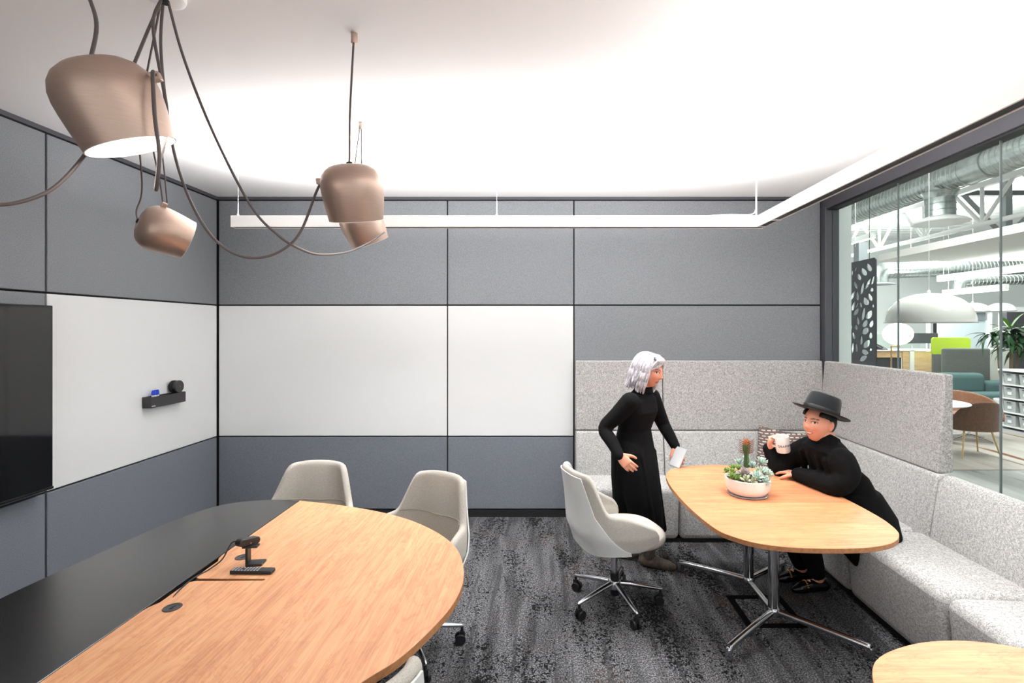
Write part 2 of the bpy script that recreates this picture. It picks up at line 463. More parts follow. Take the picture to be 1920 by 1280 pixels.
# ================================================================ television
tv = thing('television', 'large black flat television mounted on the left wall', 'television', (-2.97, 2.03, 0.775))
tv_body = mat('television_body', (14, 14, 15), rough=0.4)
tv_scr = mat('television_screen', (9, 9, 10), rough=0.06, spec=0.55)
MB().box(-2.985, -2.925, 1.08, 2.98, 0.775, 1.86).build('body', tv_body, tv, smooth=False, bevel=0.004, seg=2, world=True)
MB().box(-2.927, -2.9225, 1.088, 2.972, 0.792, 1.852).build('screen', tv_scr, tv, smooth=False, world=True)
MB().box(-2.926, -2.919, 1.08, 2.98, 0.775, 0.789).build('bezel', tv_body, tv, smooth=False, bevel=0.002, seg=1, world=True)
MB().box(-3.005, -2.985, 1.6, 2.5, 1.1, 1.5).build('wall_bracket', black_plastic, tv, smooth=False, world=True)

# ================================================================ marker tray with markers and eraser
tr = thing('marker_tray', 'black marker tray fixed to the left whiteboard', 'marker tray', (-3.0, 3.92, 1.13))
tray_m = mat('tray_black', (46, 45, 47), rough=0.5)
m_ = MB().box(-3.006, -2.998, 3.74, 4.10, 1.13, 1.212).box(-2.945, -2.938, 3.74, 4.10, 1.13, 1.212)
m_.box(-3.0, -2.94, 3.74, 3.748, 1.13, 1.212).box(-3.0, -2.94, 4.092, 4.10, 1.13, 1.212).box(-3.0, -2.94, 3.74, 4.10, 1.13, 1.137)
m_.build('tray', tray_m, tr, smooth=False, bevel=0.002, seg=1, world=True)
MB().box(-2.9385, -2.937, 3.745, 3.78, 1.139, 1.147).build('maker_mark', mat('tray_print', (190, 190, 190)), tr, smooth=False, world=True)
blue = mat('marker_blue', (20, 62, 190), rough=0.4)
mk_white = mat('marker_barrel', (236, 238, 240), rough=0.4)
for i, (my, lab) in enumerate(((3.795, 'blue-capped whiteboard marker in the tray, nearest the television'), (3.818, 'blue-capped whiteboard marker in the tray, middle one'), (3.841, 'blue-capped whiteboard marker in the tray, nearest the eraser'))):
    k = thing('whiteboard_marker', lab, 'marker', (-2.968, my, 1.1375), 0, 'blue markers in the wall tray')
    MB().lathe([(0.009, 0), (0.0095, 0.004), (0.0095, 0.083)], 14).build('barrel', mk_white, k)
    MB().lathe([(0.0105, 0.083), (0.0108, 0.086), (0.0108, 0.104), (0.0085, 0.109), (0.0085, 0.118), (0.006, 0.12)], 14).build('cap', blue, k)
er = thing('whiteboard_eraser', 'round black magnetic eraser resting on the marker tray', 'eraser', (-2.975, 4.03, 1.2125))
Mx = Matrix.Translation((0.0, 0, 0.048)) @ Matrix.Rotation(PI / 2, 4, 'Y')
MB().lathe([(0.04, -0.022), (0.048, -0.019), (0.049, -0.002), (0.047, 0.002), (0.045, 0.004)], 32, Mx).build('felt_pad', mat('eraser_felt', (38, 38, 39), rough=0.9), er)
MB().lathe([(0.040, 0.004), (0.040, 0.016), (0.048, 0.018), (0.049, 0.036), (0.046, 0.039)], 32, Mx).build('body', tray_m, er)
MB().lathe([(0.004, 0.039), (0.004, 0.041), (0.002, 0.042)], 10, Mx).build('rivet', alu, er)

# ================================================================ conference table
oak = wood_mat('elm_veneer', (226, 170, 127), (208, 150, 110), (176, 118, 84), 'Y')
oakx = wood_mat('elm_veneer_cross', (214, 149, 106), (194, 128, 91), (160, 100, 71), 'X')
edge_m = mat('veneer_edge', (176, 124, 82), rough=0.5, noise=(60, (150, 100, 62), 0.2, 3))
blk_wood = wood_mat('black_stained_veneer', (27, 27, 29), (22, 22, 24), (16, 16, 17), 'Y', rough=0.27)
blk_wood.node_tree.nodes['Principled BSDF'].inputs['Specular IOR Level'].default_value = 1.0
blk_wood.node_tree.nodes['Principled BSDF'].inputs['IOR'].default_value = 1.6
ct = thing('conference_table', 'large oval conference table, half wood veneer and half black', 'table', (-1.2, 1.6, 0))
wr = catmull([(-1.403, 2.868), (-1.2, 2.815), (-0.934, 2.715), (-0.74, 2.61), (-0.59, 2.49), (-0.47, 2.36), (-0.385, 2.22), (-0.335, 2.06), (-0.318, 1.93), (-0.327, 1.80), (-0.361, 1.67), (-0.431, 1.50), (-0.515, 1.385),
              (-0.62, 1.20), (-0.76, 0.95), (-0.95, 0.68), (-1.2, 0.46), (-1.403, 0.36)], 6)
notch = [(-1.403, 1.745), (-1.399, 1.77), (-1.384, 1.80), (-1.384, 1.925), (-1.379, 1.945), (-1.362, 1.954), (-1.10, 1.957), (-1.097, 1.963), (-1.10, 1.969), (-1.362, 1.972), (-1.379, 1.983), (-1.384, 2.0), (-1.384, 2.12), (-1.399, 2.15), (-1.403, 2.175)]
out_w = [(p.x, p.y) for p in wr] if wr[0].length > 9 else [(p[0], p[1]) for p in wr]
out_w += notch
top_w = MB().prism(out_w, 0.712, 0.740, 0.0015).build('wood_top', [oak, edge_m], ct, smooth=True, world=True)
for p in top_w.data.polygons:
    if abs(p.normal.z) < 0.3: p.material_index = 1
bl = catmull([(-1.407, 2.869), (-1.52, 2.885), (-1.66, 2.872), (-1.78, 2.82), (-1.865, 2.70), (-1.92, 2.50), (-1.95, 2.23), (-1.972, 2.0), (-1.985, 1.8), (-1.985, 1.4), (-1.96, 1.0), (-1.90, 0.65), (-1.78, 0.42), (-1.6, 0.33), (-1.407, 0.355)], 6)
MB().prism([(p[0], p[1]) for p in bl], 0.712, 0.740, 0.0015).build('black_top', blk_wood, ct, world=True)
MB().box(-1.44, -1.08, 1.70, 2.20, 0.66, 0.711).build('cable_trough', black_m, ct, smooth=False, world=True)
for gx, gy in ((-1.312, 1.765), (-1.30, 2.155)):
    MB().lathe([(0.028, 0.7395), (0.030, 0.7412), (0.029, 0.7425), (0.022, 0.7425), (0.021, 0.7412)], 28, Matrix.Translation((gx, gy, 0))).build('grommet', mat('grommet_grey', (58, 56, 55), rough=0.5), ct, world=True)
    MB().box(gx - 0.004, gx + 0.006, gy - 0.010, gy + 0.010, 0.7412, 0.7428).build('grommet_slot', black_m, ct, smooth=False, world=True)
for ly in (0.95, 2.05):
    MB().box(-1.30, -1.12, ly - 0.13, ly + 0.13, 0.03, 0.711).build('pedestal', blk_wood, ct, smooth=False, bevel=0.01, world=True)
    MB().box(-1.5, -0.92, ly - 0.2, ly + 0.2, 0.0, 0.03).build('pedestal_foot', dark_alu, ct, smooth=False, bevel=0.008, world=True)

# ---- webcam on an L bracket, remote control
wc = thing('webcam', 'black webcam on a folding L-shaped stand on the conference table', 'webcam', (-1.226, 2.09, 0.740), R(8))
wcm = mat('webcam_black', (34, 33, 34), rough=0.42)
MB().box(-0.012, 0.052, -0.026, 0.026, 0.0, 0.010).build('stand_foot', wcm, wc, smooth=False, bevel=0.003)
MB().box(-0.016, -0.006, -0.018, 0.018, 0.0, 0.074).build('stand_post', wcm, wc, smooth=False, bevel=0.003)
MB().box(-0.03, 0.03, -0.016, 0.016, 0.072, 0.081).build('stand_hinge', wcm, wc, smooth=False, bevel=0.003)
Mw = Matrix.Translation((-0.012, 0, 0.097)) @ Matrix.Rotation(R(62), 4, 'Z') @ Matrix.Rotation(R(12), 4, 'Y')
cb = MB().prism([(math.copysign(0.034, math.cos(a)) + 0.015 * math.cos(a), 0.015 * math.sin(a)) for a in [2 * PI * (i + 0.5) / 24 for i in range(24)]], -0.016, 0.016, 0.003, Mw @ Matrix.Rotation(PI / 2, 4, 'X')).build('camera_body', wcm, wc)
MB().lathe([(0.009, 0), (0.009, 0.003), (0.006, 0.004)], 16, Mw @ Matrix.Translation((0, 0.016, 0)) @ Matrix.Rotation(-PI / 2, 4, 'X')).build('lens', tv_scr, cb)
MB().lathe([(0.003, 0), (0.003, 0.003)], 10, Mw @ Matrix.Translation((0.0, -0.016, -0.004)) @ Matrix.Rotation(PI / 2, 4, 'X')).build('pivot_screw', mat('copper_screw', (190, 130, 95), 0.4, 0.6), cb)
cab = catmull([(-0.05, 0.012, 0.092), (-0.085, 0.02, 0.085), (-0.11, 0.0, 0.03), (-0.145, -0.03, 0.004), (-0.17, -0.10, 0.003), (-0.172, -0.2, 0.002), (-0.165, -0.28, -0.01)], 6)
MB().tube(cab, 0.0028, 6).build('cable', black_plastic, wc)
rc = thing('remote_control', 'slim black remote control lying on the conference table', 'remote control', (-1.178, 2.02, 0.740), R(-1))
rm_m = mat('remote_black', (33, 33, 36), rough=0.4)
def rounded_rect(w, h, r, n=5):
    o = []
    for cx, cy, a0 in ((w - r, h - r, 0), (-w + r, h - r, 90), (-w + r, -h + r, 180), (w - r, -h + r, 270)):
        for i in range(n + 1):
            a = R(a0 + 90 * i / n); o.append((cx + r * math.cos(a), cy + r * math.sin(a)))
    return o
MB().prism(rounded_rect(0.085, 0.019, 0.008), 0.0, 0.014, 0.003).build('body', rm_m, rc)
btn = mat('remote_button', (176, 176, 180), rough=0.5)
for i in range(9):
    for j in range(3):
        if i in (3,) and j == 1: continue
        MB().prism(rounded_rect(0.0035, 0.0032, 0.0015, 2), 0.014, 0.0154).build('button', btn, rc).location = (-0.075 + i * 0.0125, (j - 1) * 0.011, 0)

# ================================================================ meeting tables (two alike)
tp = [(0.836, 2.47), (0.795, 2.74), (0.783, 3.0), (0.79, 3.22), (0.822, 3.40), (0.905, 3.53), (1.064, 3.605), (1.22, 3.625), (1.36, 3.60), (1.50, 3.525), (1.60, 3.42), (1.68, 3.24), (1.72, 3.07), (1.742, 2.85), (1.748, 2.65), (1.735, 2.52),
      (1.695, 2.40), (1.60, 2.305), (1.45, 2.252), (1.27, 2.242), (1.10, 2.256), (0.98, 2.295), (0.895, 2.365)]
TC = (1.27, 2.94)
mt = thing('meeting_table', 'soft-cornered wood meeting table on chrome legs, with the succulent bowl on it', 'table', (TC[0], TC[1], 0), 0, 'wood-topped booth tables')
to = [(p.x - TC[0], p.y - TC[1]) for p in [Vector((q[0], q[1], 0)) for q in catmull([(a, b, 0) for a, b in tp], 6, True)]]
t_ = MB().prism(to, 0.716, 0.740, 0.0015).build('table_top', [oakx, edge_m], mt)
for p in t_.data.polygons:
    if abs(p.normal.z) < 0.3: p.material_index = 1
bx, by = 1.327 - TC[0], 3.09 - TC[1]
for s in (1, -1):
    hy = by + s * 0.179
    MB().lathe([(0.031, 0.085), (0.031, 0.70)], 24, Matrix.Translation((bx, hy, 0))).build('column', chrome, mt)
    MB().lathe([(0.11, 0.70), (0.12, 0.704), (0.12, 0.716)], 24, Matrix.Translation((bx, hy, 0))).build('mounting_plate', dark_alu, mt)
    MB().lathe([(0.020, 0.055), (0.036, 0.065), (0.038, 0.09), (0.034, 0.105), (0.031, 0.11)], 20, Matrix.Translation((bx, hy, 0))).build('hub', chrome, mt)
    for sx in (1, -1):
        ex, ey = sx * 0.37, s * 0.30
        pth = [(bx + sx * 0.01, hy + s * 0.008, 0.088), (bx + ex * 0.3, hy + ey * 0.3, 0.083), (bx + ex * 0.92, hy + ey * 0.92, 0.066), (bx + ex * 0.985, hy + ey * 0.985, 0.058), (bx + ex, hy + ey, 0.038), (bx + ex, hy + ey, 0.006)]
        lg = MB().tube(catmull(pth, 5), 0.0185, 14).build('leg', chrome, mt)
        MB().lathe([(0.017, 0.0), (0.018, 0.002), (0.018, 0.008)], 14, Matrix.Translation((bx + ex, hy + ey, 0))).build('foot_glide', black_plastic, lg)
MB().tube([(bx, by - 0.16, 0.082), (bx, by + 0.16, 0.082)], 0.0185, 14).build('spreader', chrome, mt)
mt2 = copy_tree(mt)
mt2.matrix_basis = Matrix.Translation((TC[0] + 0.075, TC[1] - 2.045, 0))
mt2['label'] = 'bare wood meeting table cut off by the lower right corner of the photo'

# floor outlet box under the table
fb = thing('floor_box', 'black square floor outlet frame set in the carpet under the meeting table', 'floor box', (1.34, 3.06, 0))
for (a, b, c, d) in ((-0.175, 0.175, -0.175, -0.135), (-0.175, 0.175, 0.135, 0.175), (-0.175, -0.135, -0.135, 0.135), (0.135, 0.175, -0.135, 0.135)):
    MB().box(a, b, c, d, 0, 0.006).build('frame', mat('matt_black', (14, 14, 15), rough=1.0, spec=0.05), fb, smooth=False, bevel=0.002, seg=1)
MB().box(-0.134, 0.134, -0.134, 0.134, 0, 0.003).build('lid', carpet, fb, smooth=False)

# ================================================================ upholstered booth
booth_m = tweed_mat('booth_tweed', (216, 215, 213), (184, 183, 181), (138, 136, 135), 190)
booth_p = tweed_mat('booth_panel_tweed', (202, 199, 197), (170, 167, 165), (128, 125, 123), 190)
bo = thing('booth_sofa', 'L-shaped light grey tweed booth sofa with a high back in the corner', 'booth', (2.2, 4.2, 0))
def ext_y(prof, y0, y1):     # profile (x,z) run along y
    M = Matrix(((1, 0, 0, 0), (0, 0, -1, 0), (0, 1, 0, 0), (0, 0, 0, 1)))
    mb = MB().prism(prof, -y1, -y0); mb.v = [tuple(M @ Vector(p)) for p in mb.v]; return mb
def ext_x(prof, x0, x1):     # profile (y,z) run along x
    mb = MB().prism(prof, x0, x1); mb.v = [(p[2], p[0], p[1]) for p in mb.v]; return mb
def bpart(name, mb, m=None, bev=0.035): return mb.build(name, m or booth_m, bo, smooth=True, bevel=bev, seg=4, world=True)
# along the back wall (faces the camera)
for (a, b) in ((0.275, 1.078), (1.084, 1.925)):
    bpart('seat', ext_x([(4.03, 0.028), (4.00, 0.40), (4.005, 0.452), (4.47, 0.435), (4.47, 0.028)], a, b), bev=0.04)
for (a, b) in ((0.275, 1.055), (1.061, 2.44)):
    bpart('back_cushion', ext_x([(4.40, 0.40), (4.475, 0.815), (4.56, 0.815), (4.56, 0.05), (4.48, 0.05)], a, b), bev=0.022)
    bpart('high_back_panel', ext_x([(4.475, 0.818), (4.515, 1.436), (4.59, 1.436), (4.59, 0.818)], a, b + (0.06 if b > 2 else 0)), booth_p, 0.012)
# corner
bpart('corner_seat', MB().box(1.931, 2.47, 4.00, 4.47, 0.028, 0.442), bev=0.03)
# along the glass (faces left)
for (a, b) in ((3.214, 3.994), (2.404, 3.208), (1.60, 2.398), (0.80, 1.594)):
    bpart('seat', ext_y([(1.94, 0.028), (1.905, 0.40), (1.91, 0.452), (2.42, 0.435), (2.42, 0.028)], a, b), bev=0.055)
bpart('back_cushion', ext_y([(2.365, 0.40), (2.445, 0.815), (2.53, 0.815), (2.53, 0.05), (2.44, 0.05)], 3.115, 4.40), bev=0.022)
for (a, b) in ((2.305, 3.109), (1.495, 2.299), (0.80, 1.489)):
    bpart('low_back', ext_y([(2.365, 0.40), (2.425, 0.77), (2.47, 0.825), (2.54, 0.81), (2.56, 0.74), (2.56, 0.05), (2.44, 0.05)], a, b), bev=0.03)
bpart('high_back_panel', ext_y([(2.455, 0.818), (2.505, 1.436), (2.560, 1.436), (2.560, 0.818)], 3.14, 4.50), booth_p, 0.012)
MB().box(0.30, 2.50, 4.06, 4.45, 0.0, 0.030).build('plinth', black_m, bo, smooth=False, world=True)
MB().box(1.975, 2.42, 0.82, 4.06, 0.0, 0.030).build('plinth', black_m, bo, smooth=False, world=True)

# ================================================================ swivel chairs
shell_fab = mat('oatmeal_wool', (190, 185, 177), rough=0.95, spec=0.15, noise=(260, (166, 160, 151), 0.2, 3), bump=0.3, bscale=260)
shell_wht = mat('white_shell', (226, 227, 225), rough=0.42)
PLAN = catmull([(0, -0.225, 0), (0.10, -0.224, 0), (0.185, -0.195, 0), (0.245, -0.12, 0), (0.27, -0.01, 0), (0.268, 0.08, 0), (0.255, 0.15, 0)], 10)
def plan(t):
    x = abs(t) * (len(PLAN) - 1); i = min(int(x), len(PLAN) - 2); p = PLAN[i].lerp(PLAN[i + 1], x - i)
    return math.copysign(p.x, t) if t else 0.0, p.y
def sstep(a, b, x):
    x = max(0, min(1, (x - a) / (b - a))); return x * x * (3 - 2 * x)
def topz(t):
    t = abs(t)
    z = 0.875 - 0.012 * (t / 0.36) ** 2 if t < 0.36 else 0.863
    z -= 0.215 * sstep(0.355, 0.47, t)
    z -= 0.10 * sstep(0.50, 0.98, t)
    if t > 0.9: z -= 0.05 * ((t - 0.9) / 0.1) ** 2
    return z
def shell_pt(t, z, out=0.0):
    x, y = plan(t)
    back = max(0.0, 1 - abs(t) / 0.55)
    l = math.hypot(x, y) or 1
    nx, ny = x / l, y / l
    h = max(0.0, z - 0.45)
    lean = h * 0.145 * (1 - 0.6 * min(1, abs(t)))
    y -= lean * (0.35 + 0.65 * sstep(0.8, 0.2, abs(t)))
    k = max(0.0, z - 0.60)
    x *= 1 - 0.72 * k
    # tuck in towards the seat
    tuck = max(0.0, 0.52 - z); x *= 1 - 0.9 * tuck; y = y + (0.35 * tuck if y < 0 else 0)
    # lumbar curve
    y += 0.018 * math.sin((z - 0.45) / 0.43 * PI) * back
    return Vector((x + nx * out, y + ny * out, z))
def make_chair(loc, rotz, label, base_rot):
    t0 = thing('swivel_chair', label, 'chair', loc, rotz, 'upholstered swivel chairs')
    nu, nv = 48, 14
    ins, outs = [], []
    for i in range(nu + 1):
        t = -1 + 2 * i / nu
        zt = topz(t); zb = 0.43 + 0.03 * sstep(0.7, 1, abs(t))
        ring = []
        th = 0.040 - 0.012 * sstep(0.5, 1, abs(t))
        for k in range(nv + 1): ring.append(shell_pt(t, zb + (zt - zb) * k / nv, 0.0))
        p = shell_pt(t, zt, th * 0.5); ring.append(p + Vector((0, 0, 0.016)))
        for k in range(nv, -1, -1): ring.append(shell_pt(t, zb + (zt - zb) * k / nv, th))
        ins.append(ring)
    MB().loft(ins, True, True).build('upholstered_shell', shell_fab, t0, subsurf=1)
    # seam across the back
    sm = [shell_pt(-0.46 + 0.92 * i / 20, 0.655 + 0.01 * (abs(i - 10) / 10) ** 2, -0.001) for i in range(21)]
    MB().tube(sm, 0.0035, 6).build('back_seam', mat('seam_wool', (150, 143, 134), rough=0.95), t0)
    # white outer shell
    rings = []
    for i in range(31):
        t = -0.60 + 1.20 * i / 30; a = abs(t)
        zt = topz(t) - 0.014 if a < 0.29 else min(topz(t) - 0.014, 0.86 - (a - 0.29) * 4.0 if a < 0.34 else 0.66 - (a - 0.34) * 0.9)
        zb = 0.405 + 0.02 * sstep(0.2, 0.6, a)
        zt = max(zt, zb + 0.02)
        off = 0.044
        rings.append([shell_pt(t, zb + (zt - zb) * k / 12, off) for k in range(13)] + [shell_pt(t, zb + (zt - zb) * k / 12, off + 0.007) for k in range(12, -1, -1)])
    MB().loft(rings, True, True).build('outer_shell', shell_wht, t0)
    # seat cushion
    rings = []
    def se(rx, ry, z, cy=0.045):
        o = []
        for i in range(36):
            a = 2 * PI * i / 36; c, s_ = math.cos(a), math.sin(a)
            o.append((rx * math.copysign(abs(c) ** 0.75, c) * (1 - 0.10 * (s_ if s_ < 0 else 0) * -1), cy + ry * math.copysign(abs(s_) ** 0.75, s_), z))
        return o
    for rx, ry, z in ((0.16, 0.18, 0.402), (0.225, 0.235, 0.405), (0.247, 0.255, 0.42), (0.252, 0.262, 0.445), (0.245, 0.254, 0.468), (0.22, 0.23, 0.480), (0.12, 0.14, 0.483)): rings.append(se(rx, ry, z))
    MB().loft(rings).build('seat', shell_fab, t0, subsurf=1)
    MB().lathe([(0.05, 0.355), (0.11, 0.37), (0.15, 0.40), (0.14, 0.406)], 24, Matrix.Translation((0, 0.03, 0))).build('seat_mechanism', black_plastic, t0)
    MB().lathe([(0.024, 0.06), (0.027, 0.065), (0.027, 0.20)], 20).build('gas_cylinder', black_plastic, t0)
    MB().lathe([(0.018, 0.20), (0.018, 0.36)], 20).build('piston', chrome, t0)
    MB().lathe([(0.030, 0.10), (0.040, 0.105), (0.040, 0.150), (0.034, 0.158), (0.028, 0.16)], 20).build('base_hub', alu, t0)
    for i in range(5):
        a = base_rot - rotz + 2 * PI * i / 5
        pth = [(0.02, 0, 0.137), (0.10, 0, 0.128), (0.20, 0, 0.112), (0.285, 0, 0.098), (0.297, 0, 0.094)]
        lg = MB().tube(pth, [0.022, 0.020, 0.017, 0.014, 0.008], 12, flat=(0.75, 0.9)).build('base_leg', alu, t0)
        lg.rotation_euler = (0, 0, a)
        st = MB().lathe([(0.008, 0.05), (0.008, 0.095)], 10, Matrix.Translation((0.288, 0, 0))).box(0.274, 0.302, -0.011, 0.011, 0.044, 0.068).build('caster_stem', black_plastic, lg)
        for s in (-1, 1):
            MB().lathe([(0.014, -0.0085), (0.026, -0.0085), (0.0285, -0.006), (0.0285, 0.006), (0.026, 0.0085), (0.014, 0.0085)], 22,
                       Matrix.Translation((0.278, s * 0.0165, 0.0285)) @ Matrix.Rotation(PI / 2, 4, 'X')).build('caster_wheel', black_plastic, lg)
    return t0
ch = make_chair((0.435, 3.14, 0), R(-72), 'grey upholstered swivel chair with white shell standing beside the walking person', 0.0)
def chair_copy(loc, rotz, base, label):
    c = copy_tree(ch); c.matrix_basis = Matrix.Translation(loc) @ Matrix.Rotation(rotz, 4, 'Z')
    i = 0
    for o in c.children:
        if o.name.startswith('base_leg'):
            o.rotation_euler.z = base - rotz + 2 * PI * i / 5; i += 1
    c['label'] = label
    return c
chair_copy((-1.44, 2.90, 0), R(178), R(20), 'grey upholstered swivel chair at the far end of the conference table, nearest the whiteboard corner')
chair_copy((-0.735, 2.68, 0), R(150), R(14), 'grey upholstered swivel chair turned at the rounded far corner of the conference table')
chair_copy((-0.64, 1.335, 0), R(50.7), R(40), 'grey swivel chair with white shell tucked under the near edge of the conference table')
# ================================================================ bronze pendant lamps and their cords
def bronze_mat():
    m = bpy.data.materials.new('brushed_bronze'); m.use_nodes = True
    nt = m.node_tree; b = nt.nodes['Principled BSDF']
    tc = nt.nodes.new('ShaderNodeTexCoord')
    g = nz(nt, tc.outputs['Object'], 40, 3, (0.6, 0.6, 14))
    c = ramp(nt, g, [(0.3, (186, 162, 147)), (0.7, (194, 170, 155))])
    nt.links.new(c, b.inputs['Base Color'])
    b.inputs['Metallic'].default_value = 0.7; b.inputs['Roughness'].default_value = 0.42
    return m
bronze = bronze_mat()
cord_m = mat('grey_brown_cord', (92, 82, 80), rough=0.5)
lamp_in = mat('lamp_white_inside', (250, 248, 244), rough=0.6, emit=(255, 246, 234), estr=1.2)
lamp_glow = mat('lamp_diffuser', (255, 255, 255), rough=0.5, emit=(255, 246, 235), estr=9.0)
PROF = [(0.0005, 0.225), (0.03, 0.2245), (0.055, 0.221), (0.078, 0.213), (0.098, 0.199), (0.112, 0.18), (0.1205, 0.155), (0.1225, 0.13), (0.1205, 0.10), (0.116, 0.06), (0.110, 0.02), (0.107, 0.0)]
def pendant(label, opening, n, cords, anchor=None, clip=0.0):
    """opening: centre of the open rim, n: direction the light points; cords: list of (points, radius)"""
    t = thing('pendant_lamp', label, 'pendant lamp', opening, 0, 'bronze pendant lamps over the conference table')
    M = axis_matrix((0, 0, 0), tuple(-c for c in n))
    lc = M.to_3x3().inverted() @ Vector(clip); M = M @ Matrix.Rotation(math.atan2(lc.y, lc.x), 4, 'Z')
    MB().lathe(PROF, 56, M, cap0=True, cap1=False).build('shade', bronze, t)
    MB().lathe([(r - 0.0025, z - 0.0) for r, z in PROF[3:]] , 56, M, cap0=False, cap1=False).build('shade_lining', lamp_in, t)
    MB().lathe([(0.107, 0.0), (0.1075, -0.0012), (0.1045, -0.0012), (0.1045, 0.0)], 56, M, False, False).build('rim', white_metal, t)
    MB().lathe([(0.001, 0.052), (0.112, 0.052), (0.112, 0.060), (0.001, 0.060)], 48, M, True, True).build('diffuser', lamp_glow, t)
    MB().lathe([(0.012, 0.222), (0.013, 0.228), (0.008, 0.231)], 20, M).build('cord_bushing', black_plastic, t)
    cp = MB().box(0.112, 0.142, -0.012, 0.012, 0.145, 0.170, M).build('cord_clip', bronze, t, smooth=False, bevel=0.004)
    cw = Vector(opening) + M.to_3x3() @ Vector((0.130, 0, 0.157))
    for pts, r in cords:
        if pts[0] == 'clip': pts = [tuple(cw)] + [tuple(cw + Vector(q[1])) if q[0] == '+' else q for q in pts[1:]]
        MB().tube(catmull(pts, 8), r, 8).build('cord', cord_m, t, world=True)
    if anchor:
        ax, ay = anchor
        MB().lathe([(0.010, 0), (0.013, 0.0038), (0.013, 0.042)], 20, Matrix.Translation((ax, ay, ZC - 0.043))).build('ceiling_anchor', bronze, t, world=True)
    return t
def off(o, n, d): return tuple(Vector(o) - Vector(n).normalized() * d)
def W(*a): return list(a)
CR = 0.0050
# A, big one nearest the camera
oA, nA = (-1.154, 1.40, 2.229), (0.26, 0.27, -0.92)
topA = off(oA, nA, 0.226)
pendant('large-looking lit bronze pendant lamp nearest the camera, white inside showing', oA, nA,
        [([topA, (topA[0] - 0.012, topA[1] + 0.03, 2.56), (-1.345, 1.46, 2.75), (-1.36, 1.50, ZC - 0.02)], CR),
         (['clip', ('+', (0.012, -0.026, 0.002)), ('+', (0.024, -0.042, -0.03)), ('+', (0.040, -0.056, -0.13)), ('+', (0.048, -0.052, -0.23)), ('+', (0.030, -0.035, -0.305)), ('+', (0.0, 0.0, -0.305)), ('+', (-0.028, 0.05, -0.21)), ('+', (-0.06, 0.12, -0.05)), (-1.345, 1.72, 2.757), (-1.37, 1.80, 2.92)], CR),
         ], (-1.36, 1.50), (0.97, 0.28, 0.15))
# B, low and tilted at the left
oB, nB = (-1.955, 2.74, 2.207), (0.63, 0.70, -0.31)
pendant('bronze pendant lamp tilted to the right, lowest on the left before the left wall', oB, nB,
        [([(-2.005, 2.63, 2.385), (-2.00, 2.60, 2.50), (-1.96, 2.50, 2.66), (-1.93, 2.45, ZC - 0.02)], 0.0038),
         ([(-1.99, 2.64, 2.385), (-1.985, 2.62, 2.50), (-1.975, 2.58, 2.68), (-1.965, 2.55, ZC - 0.02)], 0.0038),
         ([off(oB, nB, 0.224), (-2.135, 2.62, 2.34), (-2.09, 2.60, 2.45), (-1.90, 2.35, 2.70), (-1.375, 1.80, 2.92)], 0.0038)], (-1.967, 2.50), (0.2, -0.3, 0.9))
# C, upright in the middle
oC, nC = (-0.785, 2.09, 2.175), (0.02, 0.30, -0.95)
topC = off(oC, nC, 0.226)
pendant('bronze pendant lamp hanging upright on a straight cord, nearer of the overlapping pair', oC, nC,
        [([topC, (topC[0] - 0.001, topC[1] + 0.01, 2.6), (-0.784, 2.055, ZC - 0.02)], 0.0045),
         ([(-0.902, 2.05, 2.345), (-0.93, 2.04, 2.28), (-0.993, 2.02, 2.10), (-1.089, 2.0, 2.016), (-1.199, 1.97, 2.008), (-1.287, 1.93, 2.083), (-1.358, 1.9, 2.239), (-1.405, 1.88, 2.45), (-1.425, 1.86, 2.75), (-1.37, 1.80, 2.92)], CR)], (-0.784, 2.06), (-1, 0, 0))
# D, behind C
oD, nD = (-1.035, 2.98, 2.235), (0.30, 0.35, -0.88)
pendant('bronze pendant lamp half hidden behind and below the upright one', oD, nD,
        [([off(oD, nD, 0.224), (-1.125, 2.93, 2.56), (-1.09, 2.95, ZC - 0.02)], 0.0038),
         ([(-1.085, 2.92, 2.45), (-1.07, 2.92, 2.62), (-1.082, 2.95, ZC - 0.02)], 0.0038),
         ([(-0.93, 2.90, 2.28), (-0.975, 2.75, 2.19), (-0.985, 2.5, 2.105), (-0.985, 2.2, 2.047), (-1.008, 2.05, 2.051), (-1.068, 2.0, 2.097), (-1.157, 1.97, 2.206), (-1.27, 1.92, 2.47), (-1.354, 1.88, 2.734), (-1.36, 1.80, 2.92)], CR)], (-1.085, 2.95), (1, -0.3, 0))
# swag cord to a further lamp out of frame on the left
sw = thing('swag_cord', 'drooping cord leaving the left edge of the photo behind the nearest lamp', 'cord', (-1.33, 1.3, 2.02))
MB().tube(catmull([(-1.37, 1.80, 2.92), (-1.36, 1.72, 2.75), (-1.30, 1.52, 2.40), (-1.295, 1.42, 2.225), (-1.31, 1.35, 2.111), (-1.33, 1.3, 2.059), (-1.359, 1.25, 2.03), (-1.39, 1.2, 2.03), (-1.45, 1.1, 2.08), (-1.52, 1.0, 2.25), (-1.56, 0.95, 2.92)], 8), CR, 8).build('cord', cord_m, sw, world=True)
MB().lathe([(0.010, 0), (0.013, 0.0038), (0.013, 0.03)], 16, Matrix.Translation((-1.56, 0.95, ZC - 0.03))).build('ceiling_anchor', bronze, sw, world=True)
cn = thing('ceiling_rose', 'white round ceiling rose gathering the lamp cords at the top', 'ceiling rose', (-1.365, 1.80, ZC - 0.035))
MB().lathe([(0.05, 0.0), (0.062, 0.004), (0.065, 0.012), (0.065, 0.035)], 32).build('cover', white_metal, cn)
MB().lathe([(0.012, -0.012), (0.014, -0.01), (0.014, 0.0)], 16).build('cord_outlet', black_plastic, cn)
